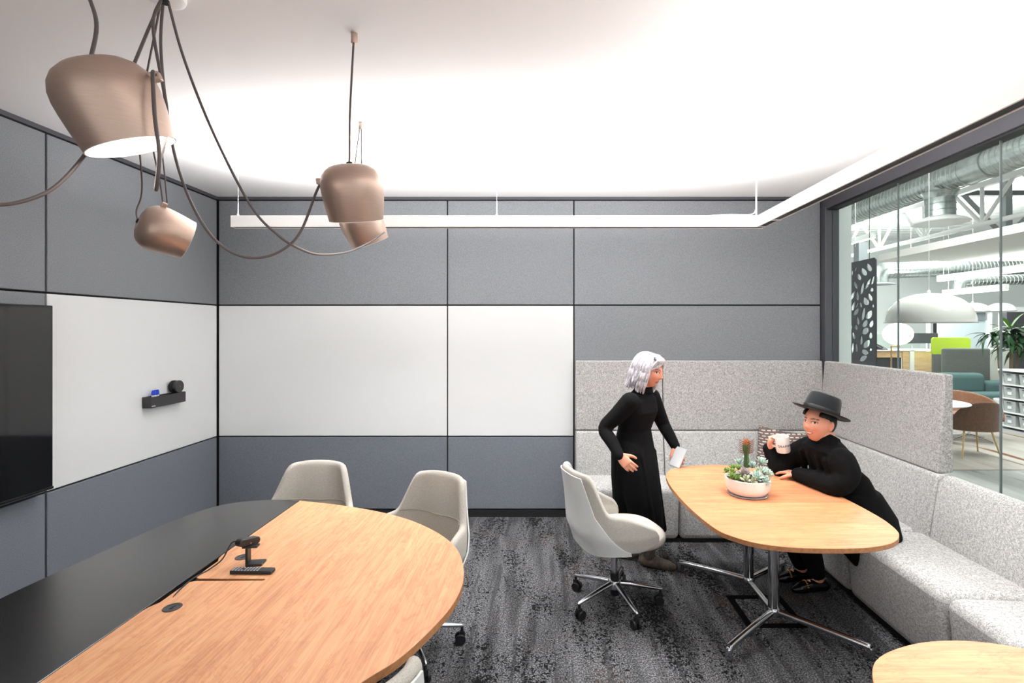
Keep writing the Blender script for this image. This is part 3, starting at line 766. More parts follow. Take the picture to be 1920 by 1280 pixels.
# ================================================================ the open office beyond the glass
def streak_carpet(name, a, b_, dark, k):
    m = bpy.data.materials.new(name); m.use_nodes = True
    nt = m.node_tree; b = nt.nodes['Principled BSDF']
    tc = nt.nodes.new('ShaderNodeTexCoord'); v = tc.outputs['Object']
    c = ramp(nt, nz(nt, v, 3 * k, 3, (1, 0.15, 1)), [(0.35, b_), (0.65, a)])
    st = nt.nodes.new('ShaderNodeMapRange'); st.inputs[1].default_value = 0.62; st.inputs[2].default_value = 0.68
    nt.links.new(nz(nt, v, 9 * k, 2, (1, 0.08, 1)), st.inputs[0])
    c = mix(nt, c, rgb(*dark), st.outputs[0])
    nt.links.new(c, b.inputs['Base Color']); b.inputs['Roughness'].default_value = 1.0; b.inputs['Specular IOR Level'].default_value = 0.05
    return m
off_carpet = streak_carpet('office_carpet', (172, 172, 170), (136, 136, 134), (84, 82, 80), 1.0)
rug_m = streak_carpet('rug_pile', (186, 181, 174), (158, 150, 142), (120, 88, 66), 0.6)
galv = mat('galvanised_steel', (178, 184, 182), rough=0.27, metal=0.9, noise=(9, (150, 157, 155), 0.2, 3))
steel_w = mat('white_steel', (226, 227, 226), rough=0.5)
steel_g = mat('grey_steel', (130, 136, 138), rough=0.5)
off_white = mat('office_wall_white', (232, 235, 234), rough=0.8)
soffit_m = mat('soffit_paint', (206, 202, 197), rough=0.9)
pale_oak = wood_mat('pale_oak', (216, 184, 146), (204, 170, 130), (188, 152, 112), 'X', rough=0.55, k=0.6)
teal = mat('teal_wool', (92, 122, 122), rough=0.95, noise=(90, (78, 106, 106), 0.25, 2))
grey_fab = mat('grey_wool', (112, 116, 112), rough=0.95, noise=(90, (98, 101, 98), 0.25, 2))
cream_fab = mat('cream_wool', (206, 207, 198), rough=0.95)
lime = mat('lime_felt', (178, 205, 62), rough=0.9)
brown_v = mat('brown_velvet', (104, 72, 50), rough=0.8, noise=(40, (84, 56, 38), 0.25, 2), sheen=0.3)
brown_l = mat('brown_leather', (150, 104, 78), rough=0.5, noise=(30, (128, 86, 62), 0.25, 2))
brass = mat('brass', (190, 160, 110), rough=0.3, metal=0.9)
screen_m = mat('black_screen_panel', (52, 53, 57), rough=0.6)
dark_panel = mat('dark_panel', (52, 52, 56), rough=0.7)

struct(MB().box(XR + 0.02, 24, -2.2, 21, -0.06, 0.0).build('floor_office', off_carpet, smooth=False))
# corrugated roof deck
mb = MB(); prof = []
y = 2.0
while y < 20.5:
    prof += [(y, 5.10), (y + 0.16, 5.10), (y + 0.20, 5.16), (y + 0.36, 5.16)]; y += 0.40
n = len(prof)
mb.add([(XR - 0.3, p[0], p[1]) for p in prof] + [(24, p[0], p[1]) for p in prof], [(i, i + 1, n + i + 1, n + i) for i in range(n - 1)])
struct(mb.build('ceiling_office', steel_w, smooth=False, fix=False, solid=(0.02, 1)))
struct(MB().box(2.6, 24, 19.0, 19.2, 0, 5.3).build('wall_office_rear', off_white, smooth=False))
struct(MB().box(2.665, 2.835, 4.64, 4.85, 0, 5.1).build('wall_return', off_white, smooth=False))
struct(MB().box(7.25, 16.0, 3.0, 10.9, 3.20, 3.34).build('ceiling_cloud', soffit_m, smooth=False))
struct(MB().box(5.60, 5.76, 8.95, 9.10, 0, 3.27).build('wall_column', steel_g, smooth=False))
# ---- lights of the office: two fixtures, then three added as fill
def office_light(x, z, ya, yb, label, down=60, upw=70):
    t = thing('office_linear_light', label, 'light fixture', (x, (ya + yb) / 2, z), 0, 'white linear lights in the open office')
    MB().box(x - 0.05, x + 0.05, ya, yb, z, z + 0.13).build('housing', white_metal, t, smooth=False, world=True)
    MB().box(x - 0.045, x + 0.045, ya + 0.01, yb - 0.01, z - 0.012, z).build('lens', mat('office_lens', (255, 255, 255), emit=(255, 253, 248), estr=5.0), t, smooth=False, world=True)
    for yy in (ya + 0.15, yb - 0.15):
        MB().tube([(x, yy, z + 0.13), (x, yy, 3.2 if yy < 10.9 else 5.1)], 0.003, 6).build('suspension_wire', wire_m, t, world=True)
    area('office_linear_lamp', (x, (ya + yb) / 2, z - 0.03), (0, 0, 0), 0.09, yb - ya, down)
    area('office_linear_lamp_up', (x, (ya + yb) / 2, z + 0.16), UP, 0.09, yb - ya, upw)
office_light(9.5, 2.88, 9.4, 12.1, 'long white linear light in the office, upper of the two behind the glass')
office_light(10.5, 2.62, 11.4, 13.2, 'short white linear light in the office, lower of the two behind the glass')
office_light(5.6, 4.25, 4.2, 9.2, 'high linear fill light added out of view above the round office table', 230, 60)  # added to brighten the office, hidden from the camera by the glass header
office_light(11.2, 4.0, 11.3, 15.5, 'added linear fill light under the roof deck far back in the office', 300, 160)  # added fill fixture, strong so that the far office reads bright
office_light(8.0, 3.95, 12.2, 16.5, 'added linear fill light under the roof deck past the large duct', 260, 120)  # another added fixture, fills the office beyond the duct with light
# ---- steel trusses
def truss(name, label, x, ya, yb, zb, zt, step, m, r):
    t = thing(name, label, 'truss', (x, (ya + yb) / 2, zb), 0, 'roof trusses in the open office')
    MB().box(x - r * 1.6, x + r * 1.6, ya, yb, zt - r * 1.5, zt + r * 1.5).build('top_chord', m, t, smooth=False, world=True)
    MB().tube([(x, ya, zb), (x, yb, zb)], r * 1.4, 10).build('bottom_chord', m, t, world=True)
    y = ya + step * 0.5; k = 0
    while y < yb - step * 0.4:
        MB().tube([(x, y, zb), (x, y, zt)], r, 8).build('web_post', m, t, world=True)
        MB().tube([(x, y, zb), (x, y - step * 0.46, zt)], r, 8).build('web_brace', m, t, world=True)
        MB().tube([(x, y, zb), (x, y + step * 0.46, zt)], r, 8).build('web_brace', m, t, world=True)
        y += step
    return t
truss('roof_truss', 'white steel roof truss running just below the large duct', 8.5, 6.0, 17.0, 3.76, 4.52, 1.5, steel_w, 0.035)
truss('roof_truss', 'white steel roof truss deep in the office behind the nearer one', 13.5, 9.0, 18.0, 3.80, 4.60, 1.5, steel_w, 0.035)
gd = thing('roof_girder', 'grey steel girder with crossing diagonals at the upper right behind the glass', 'girder', (11, 10.6, 3.6), 0, 'roof trusses in the open office')
MB().box(8.7, 16, 10.54, 10.66, 4.54, 4.64).build('top_chord', mat('dark_steel', (70, 74, 76), rough=0.5), gd, smooth=False, world=True)
MB().box(8.7, 16, 10.54, 10.66, 3.56, 3.66).build('bottom_chord', steel_g, gd, smooth=False, world=True)
for i, gx in enumerate((9.75, 11.6, 13.4)):
    MB().box(gx - 0.07, gx + 0.07, 10.53, 10.67, 3.6, 5.1).build('web_post', steel_g, gd, smooth=False, world=True)
    for s in (-1, 1):
        MB().tube([(gx, 10.6, 3.64), (gx + s * 0.92, 10.6, 4.58)], 0.06, 4).build('web_brace', steel_g, gd, smooth=False, world=True)
# ---- ducts
def duct_tube(path, r, n=28, ribs=0.10):
    pts = []; P = [Vector(p) for p in path]; rad = []
    for i in range(len(P) - 1):
        L = (P[i + 1] - P[i]).length; k = max(2, int(L / ribs))
        for j in range(k):
            for q, dr in ((0.0, 0), (0.80, 0), (0.86, 0.010), (0.94, 0.010)):
                pts.append(P[i].lerp(P[i + 1], (j + q) / k)); rad.append(r + dr)
    pts.append(P[-1]); rad.append(r)
    return MB().tube(pts, rad, n)
dt = thing('spiral_duct', 'large galvanised spiral duct with a drop outlet under the office roof', 'duct', (7.4, 10, 4.25), 0, 'galvanised air ducts in the office')
duct_tube([(7.4, 15.0, 4.5), (7.4, 8.75, 4.5)], 0.25).build('duct_run', galv, dt, world=True)
MB().tube([(7.4, 8.75, 4.5), (7.4, 8.30, 4.5)], 0.262, 28).build('smooth_joint', galv, dt, world=True)
for yy in (8.75, 8.30):
    MB().lathe([(0.262, -0.02), (0.275, -0.012), (0.275, 0.012), (0.262, 0.02)], 28, Matrix.Translation((7.4, yy, 4.5)) @ Matrix.Rotation(PI / 2, 4, 'X')).build('collar', galv, dt, world=True)
duct_tube([(7.4, 8.30, 4.5), (7.5, 5.8, 4.55)], 0.25).build('duct_run', galv, dt, world=True)
duct_tube([(7.4, 9.39, 4.4), (7.4, 9.39, 3.80)], 0.24, ribs=0.12).build('drop_duct', galv, dt, world=True)
MB().lathe([(0.30, 4.28), (0.27, 4.24), (0.25, 4.16)], 28, Matrix.Translation((7.4, 9.39, 0))).build('saddle', galv, dt, world=True)
MB().lathe([(0.22, 3.74), (0.44, 3.70), (0.46, 3.715), (0.40, 3.76), (0.25, 3.82)], 32, Matrix.Translation((7.4, 9.39, 0))).build('diffuser', steel_w, dt, world=True)
d2 = thing('spiral_duct', 'galvanised duct with an elbow at the far end of the office', 'duct', (9.4, 14, 3.0), 0, 'galvanised air ducts in the office')
duct_tube([(9.55, 14, 3.36), (14.0, 14, 3.50)], 0.22, 20).build('duct_run', galv, d2, world=True)
MB().tube(catmull([(9.6, 14, 3.36), (9.42, 14, 3.34), (9.33, 14, 3.22), (9.32, 14, 3.02)], 5), 0.23, 20).build('elbow', galv, d2, world=True)
MB().lathe([(0.23, 3.02), (0.40, 2.98), (0.41, 2.96), (0.1, 2.96)], 24, Matrix.Translation((9.32, 14, 0))).build('diffuser', steel_g, d2, world=True)
d3 = thing('spiral_duct', 'slim galvanised duct dropping to a small outlet between the linear lights', 'duct', (10.8, 13, 2.6), 0, 'galvanised air ducts in the office')
duct_tube([(10.95, 13.1, 2.96), (15.0, 13.1, 3.1)], 0.13, 18).build('duct_run', galv, d3, world=True)
MB().tube(catmull([(11.0, 13.1, 2.96), (10.86, 13.1, 2.94), (10.82, 13.1, 2.86), (10.82, 13.1, 2.68)], 5), 0.135, 18).build('elbow', galv, d3, world=True)
MB().lathe([(0.13, 2.68), (0.26, 2.66), (0.26, 2.645), (0.05, 2.64)], 20, Matrix.Translation((10.82, 13.1, 0))).build('diffuser', steel_g, d3, world=True)
# ---- cut-out leaf screen
LEAF = [(6.459, 2.452, 0.0, 0.037, -0.014, -0.002), (6.392, 2.487, -0.017, 0.027, -0.015, -0.005), (6.219, 2.433, 0.045, 0.046, -0.03, 0.01), (6.121, 2.476, 0.038, 0.048, -0.028, 0.007), (6.317, 2.382, 0.029, 0.041, -0.026, 0.005), (6.386, 2.285, 0.032, 0.045, -0.018, 0.004), (6.255, 2.232, -0.02, 0.069, -0.026, -0.005), (6.143, 2.281, -0.046, 0.059, -0.023, -0.009), (6.053, 2.314, -0.021, 0.048, -0.02, -0.006), (6.071, 2.199, 0.0, 0.023, -0.027, -0.002), (6.103, 2.112, 0.031, 0.044, -0.026, 0.006), (6.449, 2.155, -0.042, 0.053, -0.025, -0.009), (6.35, 2.148, 0.012, 0.055, -0.023, 0.0), (6.185, 2.066, 0.039, 0.045, -0.035, 0.011), (6.435, 2.019, -0.025, 0.056, -0.029, -0.006), (6.36, 2.031, -0.02, 0.033, -0.015, -0.004), (6.283, 2.03, 0.018, 0.033, -0.014, 0.003), (6.05, 2.004, 0.011, 0.02, -0.013, 0.003), (6.376, 1.943, -0.042, 0.036, -0.029, -0.014), (6.232, 1.914, -0.017, 0.076, -0.028, -0.003), (6.121, 1.899, -0.04, 0.044, -0.04, -0.016), (6.341, 1.833, 0.017, 0.05, -0.021, 0.002), (6.198, 1.792, -0.03, 0.04, -0.037, -0.011), (6.08, 1.787, -0.022, 0.039, -0.032, -0.008), (6.376, 1.75, 0.019, 0.032, -0.02, 0.004), (6.492, 1.73, -0.018, 0.042, -0.02, -0.003), (6.191, 1.7, -0.043, 0.033, -0.037, -0.02), (6.094, 1.645, 0.0, 0.037, -0.029, 0.0), (6.429, 1.641, 0.024, 0.04, -0.022, 0.005), (6.273, 1.586, 0.0, 0.054, -0.023, 0.0), (6.167, 1.541, -0.047, 0.045, -0.039, -0.016), (6.451, 1.483, -0.006, 0.068, -0.02, 0.0), (6.372, 1.492, 0.012, 0.054, -0.019, 0.002), (6.204, 1.439, 0.058, 0.019, -0.019, 0.021), (6.232, 1.36, -0.067, 0.029, -0.021, -0.021), (6.094, 1.473, 0.0, 0.016, -0.02, 0.001), (6.484, 1.618, 0.0, 0.025, -0.01, 0.0)]
cu = bpy.data.curves.new('leaf_outline', 'CURVE'); cu.dimensions = '2D'; cu.fill_mode = 'BOTH'; cu.extrude = 0.006
def spl(pts):
    s_ = cu.splines.new('POLY'); s_.points.add(len(pts) - 1)
    for q, p in zip(s_.points, pts): q.co = (p[0], p[1], 0, 1)
    s_.use_cyclic_u = True
spl([(5.99, 0.35), (7.05, 0.35), (7.05, 2.58), (6.02, 2.58), (5.99, 2.55)])
for cy_, cz_, ay, az, by_, bz in LEAF:
    o_ = []
    for i in range(18):
        a = 2 * PI * i / 18; s_ = math.sin(a); w_ = abs(s_) ** 1.25 * (1.0 if s_ >= 0 else -1.0)
        t_ = math.cos(a); k_ = w_ * (1 - 0.22 * t_)
        o_.append((cy_ + 1.1 * (ay * t_ + by_ * k_ * 1.12), cz_ + 1.1 * (az * t_ + bz * k_ * 1.12)))
    spl(o_)
tmp = bpy.data.objects.new('leaf_screen_outline', cu); COL.objects.link(tmp)
me = bpy.data.meshes.new_from_object(tmp.evaluated_get(bpy.context.evaluated_depsgraph_get()))
bpy.data.objects.remove(tmp)
for v in me.vertices: v.co = (3.96 + v.co.z, v.co.x, v.co.y)
ls = thing('leaf_screen', 'black hanging screen with cut-out leaf shapes just beyond the glass', 'screen', (3.96, 6.5, 0.35))
link('cutout_panel', me, screen_m, ls, smooth=False, world=True)
for yy in (6.12, 6.9):
    MB().tube([(3.96, yy, 2.55), (3.96, yy, 5.1)], 0.004, 6).build('hanging_rod', screen_m, ls, world=True)
# ---- big dome pendant, small dome pendants
def dome(label, x, y, z, r, h, wire_to):
    t = thing('dome_pendant', label, 'pendant lamp', (x, y, z), 0, 'white dome pendants in the office')
    pr = [(r * math.cos(a) ** 0.85 if a < 1.5 else 0.004, h * math.sin(a)) for a in [i * PI / 2 / 14 for i in range(15)]]
    pr = [(r + 0.006, -0.012), (r + 0.006, 0.0)] + pr
    MB().lathe(pr, 48, None, False, True).build('shade', mat('dome_gloss_white', (200, 196, 191), rough=0.15, coat=0.5), t, solid=(0.006, -1))
    MB().lathe([(0.02, h - 0.005), (0.02, h + 0.03), (0.006, h + 0.04)], 14).build('cap', white_metal, t)
    MB().tube([(0, 0, h + 0.03), (0, 0, wire_to - z)], 0.004, 6).build('cord', wire_m, t)
    return t
dome('large white dome pendant hanging over the round office table', 5.13, 6.7, 1.815, 0.50, 0.385, 5.1)
dome('small white dome pendant far back in the office, left of the two', 10.75, 12.6, 2.18, 0.34, 0.20, 5.1)
dome('small white dome pendant far back in the office, right of the two', 11.45, 12.6, 2.18, 0.30, 0.20, 5.1)
# ---- globe floor lamp
gl = thing('globe_floor_lamp', 'glowing round globe floor lamp on a thin brass stand beyond the glass', 'floor lamp', (4.80, 6.85, 0))
MB().sphere((0.02, 0, 1.655), 0.178, 0.178, 0.150, 32, 20).build('globe', mat('globe_glass', (255, 255, 255), rough=0.3, emit=(255, 249, 238), estr=2.6), gl)
MB().tube([(-0.07, 0, 0.02), (-0.07, 0, 1.49)], 0.009, 10).build('pole', brass, gl)
MB().tube([(-0.07, 0, 1.49), (0.05, 0, 1.49)], 0.009, 10).build('arm', brass, gl)
MB().lathe([(0.13, 0), (0.135, 0.004), (0.135, 0.014), (0.12, 0.02)], 28).build('base', brass, gl)
# ---- rug, round table, chairs
rg = tag(MB().prism([(a - 0.0, b) for a, b in rounded_rect(1.75, 1.2, 0.03)], 0, 0.012).build('rug', rug_m), 'beige streaked rug under the round office table', 'rug')
rg.location = (6.0, 7.31, 0.0)
rt = thing('round_table', 'round white office table beyond the glass', 'table', (5.12, 6.78, 0.012))
MB().lathe([(0.44, 0.706), (0.49, 0.718), (0.50, 0.727), (0.495, 0.735), (0.45, 0.736)], 56).build('table_top', mat('white_laminate', (232, 232, 230), rough=0.4), rt)
MB().lathe([(0.03, 0.02), (0.03, 0.706)], 20).build('column', chrome, rt)
MB().lathe([(0.22, 0), (0.23, 0.006), (0.2, 0.014), (0.04, 0.03)], 32).build('base', chrome, rt)
def arch_shell(w, zb, zt, depth, wrap, nu=25, nv=12, rec=0.10):
    rings = []
    for i in range(nu):
        u = -1 + 2 * i / (nu - 1)
        top = zb + (zt - zb) * max(0.0, 1 - abs(u) ** 2.2) ** 0.55
        top = max(top, zb + 0.05)
        x = w * math.sin(u * wrap) / math.sin(min(wrap, PI / 2)); y0 = -depth * math.cos(u * wrap)
        ring = []
        for s in (0, 1):
            for k in (range(nv + 1) if not s else range(nv, -1, -1)):
                z = zb + (top - zb) * k / nv
                y = y0 - rec * (z - zb) / max(0.01, zt - zb) * math.cos(u * wrap)
                l = math.hypot(x, y)
                f_ = 1 + (0.035 / l if s else 0)
                ring.append((x * f_, y * f_, z))
        rings.append(ring)
    return MB().loft(rings)
c1 = thing('dining_chair', 'brown velvet chair with thin brass legs, seen from behind beyond the glass', 'chair', (5.78, 6.80, 0.012), R(-12))
arch_shell(0.27, 0.36, 0.775, 0.24, R(75)).build('backrest', brown_v, c1, subsurf=1)
MB().lathe([(0.10, 0.40), (0.22, 0.405), (0.25, 0.425), (0.25, 0.45), (0.22, 0.468), (0.1, 0.475)], 32, Matrix.Translation((0, 0.03, 0)) @ Matrix.Diagonal((1, 1.1, 1, 1))).build('seat', brown_v, c1)
for sx, sy in ((1, 1), (-1, 1), (1, -1), (-1, -1)):
    MB().tube([(sx * 0.15, 0.02 + sy * 0.15, 0.40), (sx * 0.225, 0.02 + sy * 0.25, 0.0)], [0.013, 0.009], 10).build('leg', brass, c1)
c2 = thing('lounge_chair', 'brown leather tub chair on a chrome star base behind the velvet chair', 'chair', (6.58, 7.78, 0.012), R(172))
arch_shell(0.40, 0.30, 0.715, 0.36, R(110), 33, 12, 0.08).build('backrest', brown_l, c2, subsurf=1)
MB().lathe([(0.10, 0.32), (0.30, 0.325), (0.35, 0.36), (0.35, 0.41), (0.3, 0.43), (0.1, 0.435)], 32).build('seat', brown_l, c2)
MB().lathe([(0.022, 0.05), (0.022, 0.33)], 14).build('column', chrome, c2)
for i in range(4):
    a = R(25 + 90 * i)
    MB().tube([(0, 0, 0.075), (0.33 * math.cos(a), 0.33 * math.sin(a), 0.012)], [0.018, 0.011], 10).build('leg', chrome, c2)
# ---- shelving and bins
sh = thing('storage_shelf', 'low white open shelving holding rows of grey bins', 'shelving', (7.95, 8.77, 0), R(-90))
def shb(nm, *a): MB().box(*a).build(nm, white_metal, sh, smooth=False)
sx1 = 1.74
shb('side_panel', 0.0, 0.022, 0, 0.40, 0, 1.0); shb('side_panel', sx1, sx1 + 0.022, 0, 0.40, 0, 1.0)
shb('top_panel', -0.015, sx1 + 0.037, -0.02, 0.42, 1.0, 1.03)
shb('back_panel', 0.022, sx1, 0.38, 0.40, 0.0, 1.0)
ZS = (0.06, 0.30, 0.54, 0.775)
for z in ZS: shb('shelf_board', 0.022, sx1, 0, 0.38, z - 0.018, z)
bin_m = mat('grey_bin', (172, 176, 177), rough=0.6)
tagm = mat('bin_tag', (235, 236, 236), rough=0.6)
def bin_mesh():
    mb = MB(); w0, w1, h = 0.098, 0.112, 0.185
    mb.loft([[(-w0, -0.14, 0), (w0, -0.14, 0), (w0, 0.14, 0), (-w0, 0.14, 0)], [(-w1, -0.155, h), (w1, -0.155, h), (w1, 0.155, h), (-w1, 0.155, h)],
             [(-w1 + 0.012, -0.143, h), (w1 - 0.012, -0.143, h), (w1 - 0.012, 0.143, h), (-w1 + 0.012, 0.143, h)], [(-w0 + 0.012, -0.128, 0.01), (w0 - 0.012, -0.128, 0.01), (w0 - 0.012, 0.128, 0.01), (-w0 + 0.012, 0.128, 0.01)]])
    return mb
bm_ = bin_mesh().mesh('bin_body'); hm_ = MB().box(-0.055, 0.055, -0.166, -0.152, 0.150, 0.176).mesh('bin_handle'); tm_ = MB().box(-0.035, 0.035, -0.1545, -0.150, 0.055, 0.10).mesh('bin_tag')
hole_ = MB().box(-0.042, 0.042, -0.1672, -0.150, 0.156, 0.170).mesh('bin_grip')
first = True
for r_, z in enumerate(ZS):
    for c_ in range(3):
        lab = 'grey bin on the %s of the white shelving, %s from the left' % (('bottom shelf', 'second shelf up', 'third shelf up', 'top shelf')[r_], ('first', 'second', 'third')[c_])
        t = thing('storage_bin', lab, 'bin', (8.125, 8.77 - 0.165 - c_ * 0.285, z), R(-90), 'grey bins on the office shelving')
        for nm, me_, mm in (('body', bm_, bin_m), ('handle', hm_, bin_m), ('grip_opening', hole_, black_m), ('name_tag', tm_, tagm)):
            o = bpy.data.objects.new(nm, me_); COL.objects.link(o); o.parent = t
            if first: me_.materials.append(mm)
        first = False
# ---- high-back sofa
sf = thing('high_back_sofa', 'teal sofa with a grey and cream high back screen beyond the glass', 'sofa', (9.0, 10.1, 0))
def rbox(nm, m, bev, *a): return MB().box(*a).build(nm, m, sf, smooth=True, bevel=bev, seg=4, world=True)
rbox('back_screen', grey_fab, 0.05, 8.30, 9.30, 10.45, 10.53, 0.15, 1.325)
rbox('side_screen', cream_fab, 0.05, 9.27, 9.75, 10.44, 10.52, 0.15, 1.32)
rbox('back_cushion', teal, 0.10, 8.05, 8.92, 10.12, 10.44, 0.40, 0.83)
rbox('armrest', teal, 0.09, 8.92, 9.50, 10.10, 10.40, 0.30, 0.67)
rbox('seat', teal, 0.10, 8.0, 9.45, 9.72, 10.20, 0.16, 0.47)
for a, b in ((8.1, 9.8), (9.35, 9.8), (8.1, 10.1), (9.35, 10.1)):
    MB().tube([(a, b, 0.0), (a, b, 0.17)], 0.015, 8).build('leg', black_plastic, sf, world=True)
# ---- workstations
dk = thing('workstation_desk', 'pale oak fronted workstation with a white counter edge in the office', 'desk', (8.3, 11.5, 0))
def dbox(nm, m, *a): return MB().box(*a).build(nm, m, dk, smooth=False, bevel=0.004, seg=1, world=True)
dbox('front_panel', pale_oak, 7.45, 8.17, 11.48, 11.52, 1.07, 1.22); dbox('kick_panel', dark_panel, 7.45, 8.17, 11.50, 11.54, 0, 1.07)
dbox('front_panel', pale_oak, 8.18, 8.33, 11.46, 11.50, 0, 1.22); dbox('post', white_metal, 8.335, 8.43, 11.44, 11.50, 0, 1.24)
dbox('front_panel', pale_oak, 8.435, 9.15, 11.46, 11.50, 0, 1.21); dbox('counter_top', white_metal, 7.42, 9.2, 11.44, 12.3, 1.22, 1.245)
dbox('glass_screen', glass_m, 7.45, 8.9, 11.9, 11.91, 1.245, 1.60)
ph = thing('desk_phone', 'black desk phone on the workstation counter', 'phone', (7.80, 11.62, 1.245), R(20))
MB().add([(-0.09, -0.09, 0), (0.09, -0.09, 0), (0.09, 0.1, 0), (-0.09, 0.1, 0), (-0.09, -0.09, 0.02), (0.09, -0.09, 0.02), (0.09, 0.1, 0.11), (-0.09, 0.1, 0.11)], [(3, 2, 1, 0), (4, 5, 6, 7), (0, 1, 5, 4), (1, 2, 6, 5), (2, 3, 7, 6), (3, 0, 4, 7)]).build('body', dark_panel, ph, smooth=False, bevel=0.006)
MB().tube([(-0.075, -0.08, 0.05), (-0.075, -0.06, 0.065), (-0.075, 0.06, 0.125), (-0.075, 0.085, 0.125)], [0.022, 0.016, 0.016, 0.022], 8).build('handset', black_plastic, ph)
for mx_, lab in ((9.34, 'black computer monitor on the counter, right of the globe lamp'), (8.93, 'black computer monitor half hidden behind the globe lamp')):
    mo = thing('computer_monitor', lab, 'monitor', (mx_, 12.2, 1.245), R(-6), 'monitors on the workstation')
    MB().box(-0.20, 0.20, -0.012, 0.012, 0.13, 0.38).build('display', dark_panel, mo, smooth=False, bevel=0.004)
    MB().box(-0.02, 0.02, 0.0, 0.02, 0.0, 0.15).build('stand', alu, mo, smooth=False)
    MB().box(-0.08, 0.08, -0.06, 0.06, 0.0, 0.01).build('foot', alu, mo, smooth=False)
gs = thing('desk_divider', 'lime green rounded desk divider above the grey sofa screen', 'divider', (8.9, 11.0, 1.1))
MB().prism(rounded_rect(0.425, 0.19, 0.06), -0.02, 0.02, 0.004, Matrix.Translation((0, 0, 0.25)) @ Matrix.Rotation(PI / 2, 4, 'X')).build('felt_panel', lime, gs)
MB().box(-0.40, 0.40, -0.025, 0.025, -1.10, 0.07).build('support', grey_fab, gs, smooth=False)
# ---- glazed room front at the far side
gf = thing('glazed_room_front', 'white framed glazed room with a grey blind at the far end of the office', 'partition', (12.0, 14.0, 0))
def gbox(nm, m, *a): return MB().box(*a).build(nm, m, gf, smooth=False, world=True)
gbox('beam', white_metal, 10.5, 15.2, 13.95, 14.05, 2.20, 2.34)
for xx in (10.7, 10.95, 12.42, 12.72): gbox('post', white_metal, xx - 0.035, xx + 0.035, 13.96, 14.04, 0, 2.2)
gbox('black_post', black_m, 10.80, 10.86, 13.9, 13.95, 1.3, 2.2)
gbox('blind', mat('grey_blind', (126, 134, 138), rough=0.8), 11.05, 12.30, 14.0, 14.02, 1.97, 2.2)
gbox('frosted_pane', mat('frosted_glass', (196, 208, 212), rough=0.5), 11.0, 12.40, 14.03, 14.04, 0.2, 1.97)
gbox('white_panel', off_white, 12.75, 13.6, 14.0, 14.03, 0, 2.2)
bw = tag(MB().box(11.05, 14.0, 12.0, 12.15, 0, 2.14).build('dark_partition', dark_panel, smooth=False, bevel=0.01), 'dark charcoal partition behind the leafy plant', 'partition')
# ---- plants
def leaf_mesh(L, w, droop, name, n=7, fold=0.25):
    v = []; f = []
    for i in range(n + 1):
        t = i / n; ww = w * (math.sin(PI * min(1, t * 0.92 + 0.08)) ** 0.8) * (1 - 0.25 * t) if i < n else 0.001
        x = L * t * (1 - 0.25 * droop * t); z = L * (0.55 * t - droop * t * t)
        v += [(x, -ww, z + ww * fold), (x, 0, z), (x, ww, z + ww * fold)]
    for i in range(n):
        a = i * 3; f += [(a, a + 3, a + 4, a + 1), (a + 1, a + 4, a + 5, a + 2)]
    mb = MB(); mb.add(v, f); me = mb.mesh(name)
    for p in me.polygons: p.use_smooth = True
    return me
leaf_g = mat('glossy_leaf', (48, 92, 50), rough=0.4, noise=(6, (28, 60, 34), 0.2, 2))
leaf_l = mat('young_leaf', (118, 166, 70), rough=0.4, noise=(6, (80, 132, 52), 0.2, 2))
def leafy(t, stems, meshes, count, mats, seed, lmin=0.8, lmax=1.2, flat=0.0):
    rnd = random.Random(seed)
    for sx, sy, sz in stems:
        for k in range(count):
            me_ = meshes[rnd.randrange(len(meshes))]
            o = bpy.data.objects.new('leaf', me_); COL.objects.link(o); o.parent = t
            o.location = (sx, sy, sz - 0.025 * (k // 3)); s = rnd.uniform(lmin, lmax); o.scale = (s, s, s)
            o.rotation_euler = (rnd.uniform(-0.2, 0.2), R(25 - 62 * (1 - k / count)) * -1 * (1 - flat) - R(18), k * 2.399 + rnd.uniform(-0.3, 0.3))
pl = thing('leafy_plant', 'large green leafy floor plant behind the shelving', 'plant', (8.68, 9.40, 0))
ml = [leaf_mesh(0.44, 0.042, d, 'leaf', 7) for d in (0.6, 0.95, 1.25)]
for me_ in ml: me_.materials.append(leaf_g)
ml2 = [leaf_mesh(0.36, 0.04, 0.3, 'leaf', 7)]; ml2[0].materials.append(leaf_l)
st = [(0.05, 0, 1.72), (-0.16, 0.06, 1.62), (0.25, 0.05, 1.62), (0.0, -0.1, 1.45), (0.30, 0.1, 1.35)]
leafy(pl, st, ml, 22, None, 5, 0.9, 1.3)
leafy(pl, [(0.05, 0, 1.76)], ml2, 6, None, 8, flat=-0.6)
for sx, sy, sz in st: MB().tube([(sx * 0.3, sy * 0.3, 0.35), (sx * 0.8, sy * 0.8, 1.0), (sx, sy, sz)], [0.02, 0.016, 0.012], 8).build('stem', mat('plant_stem', (110, 92, 70), rough=0.8), pl)
MB().lathe([(0.14, 0), (0.16, 0.01), (0.21, 0.40), (0.20, 0.41), (0.19, 0.39), (0.18, 0.36)], 28).build('pot', white_metal, pl)
sp = thing('small_plant', 'small green plant on the floor beside the brown velvet chair', 'plant', (6.02, 7.52, 0.012))
ms_ = [leaf_mesh(0.30, 0.05, d, 'leaf', 6) for d in (0.4, 0.8)]
for me_ in ms_: me_.materials.append(leaf_g)
leafy(sp, [(0, 0, 0.36)], ms_, 12, None, 3)
MB().lathe([(0.06, 0), (0.08, 0.22), (0.075, 0.23), (0.07, 0.2)], 20).build('pot', white_metal, sp)
MB().tube([(0, 0, 0.18), (0, 0, 0.37)], 0.01, 8).build('stem', mat('plant_stem', (110, 92, 70)), sp)
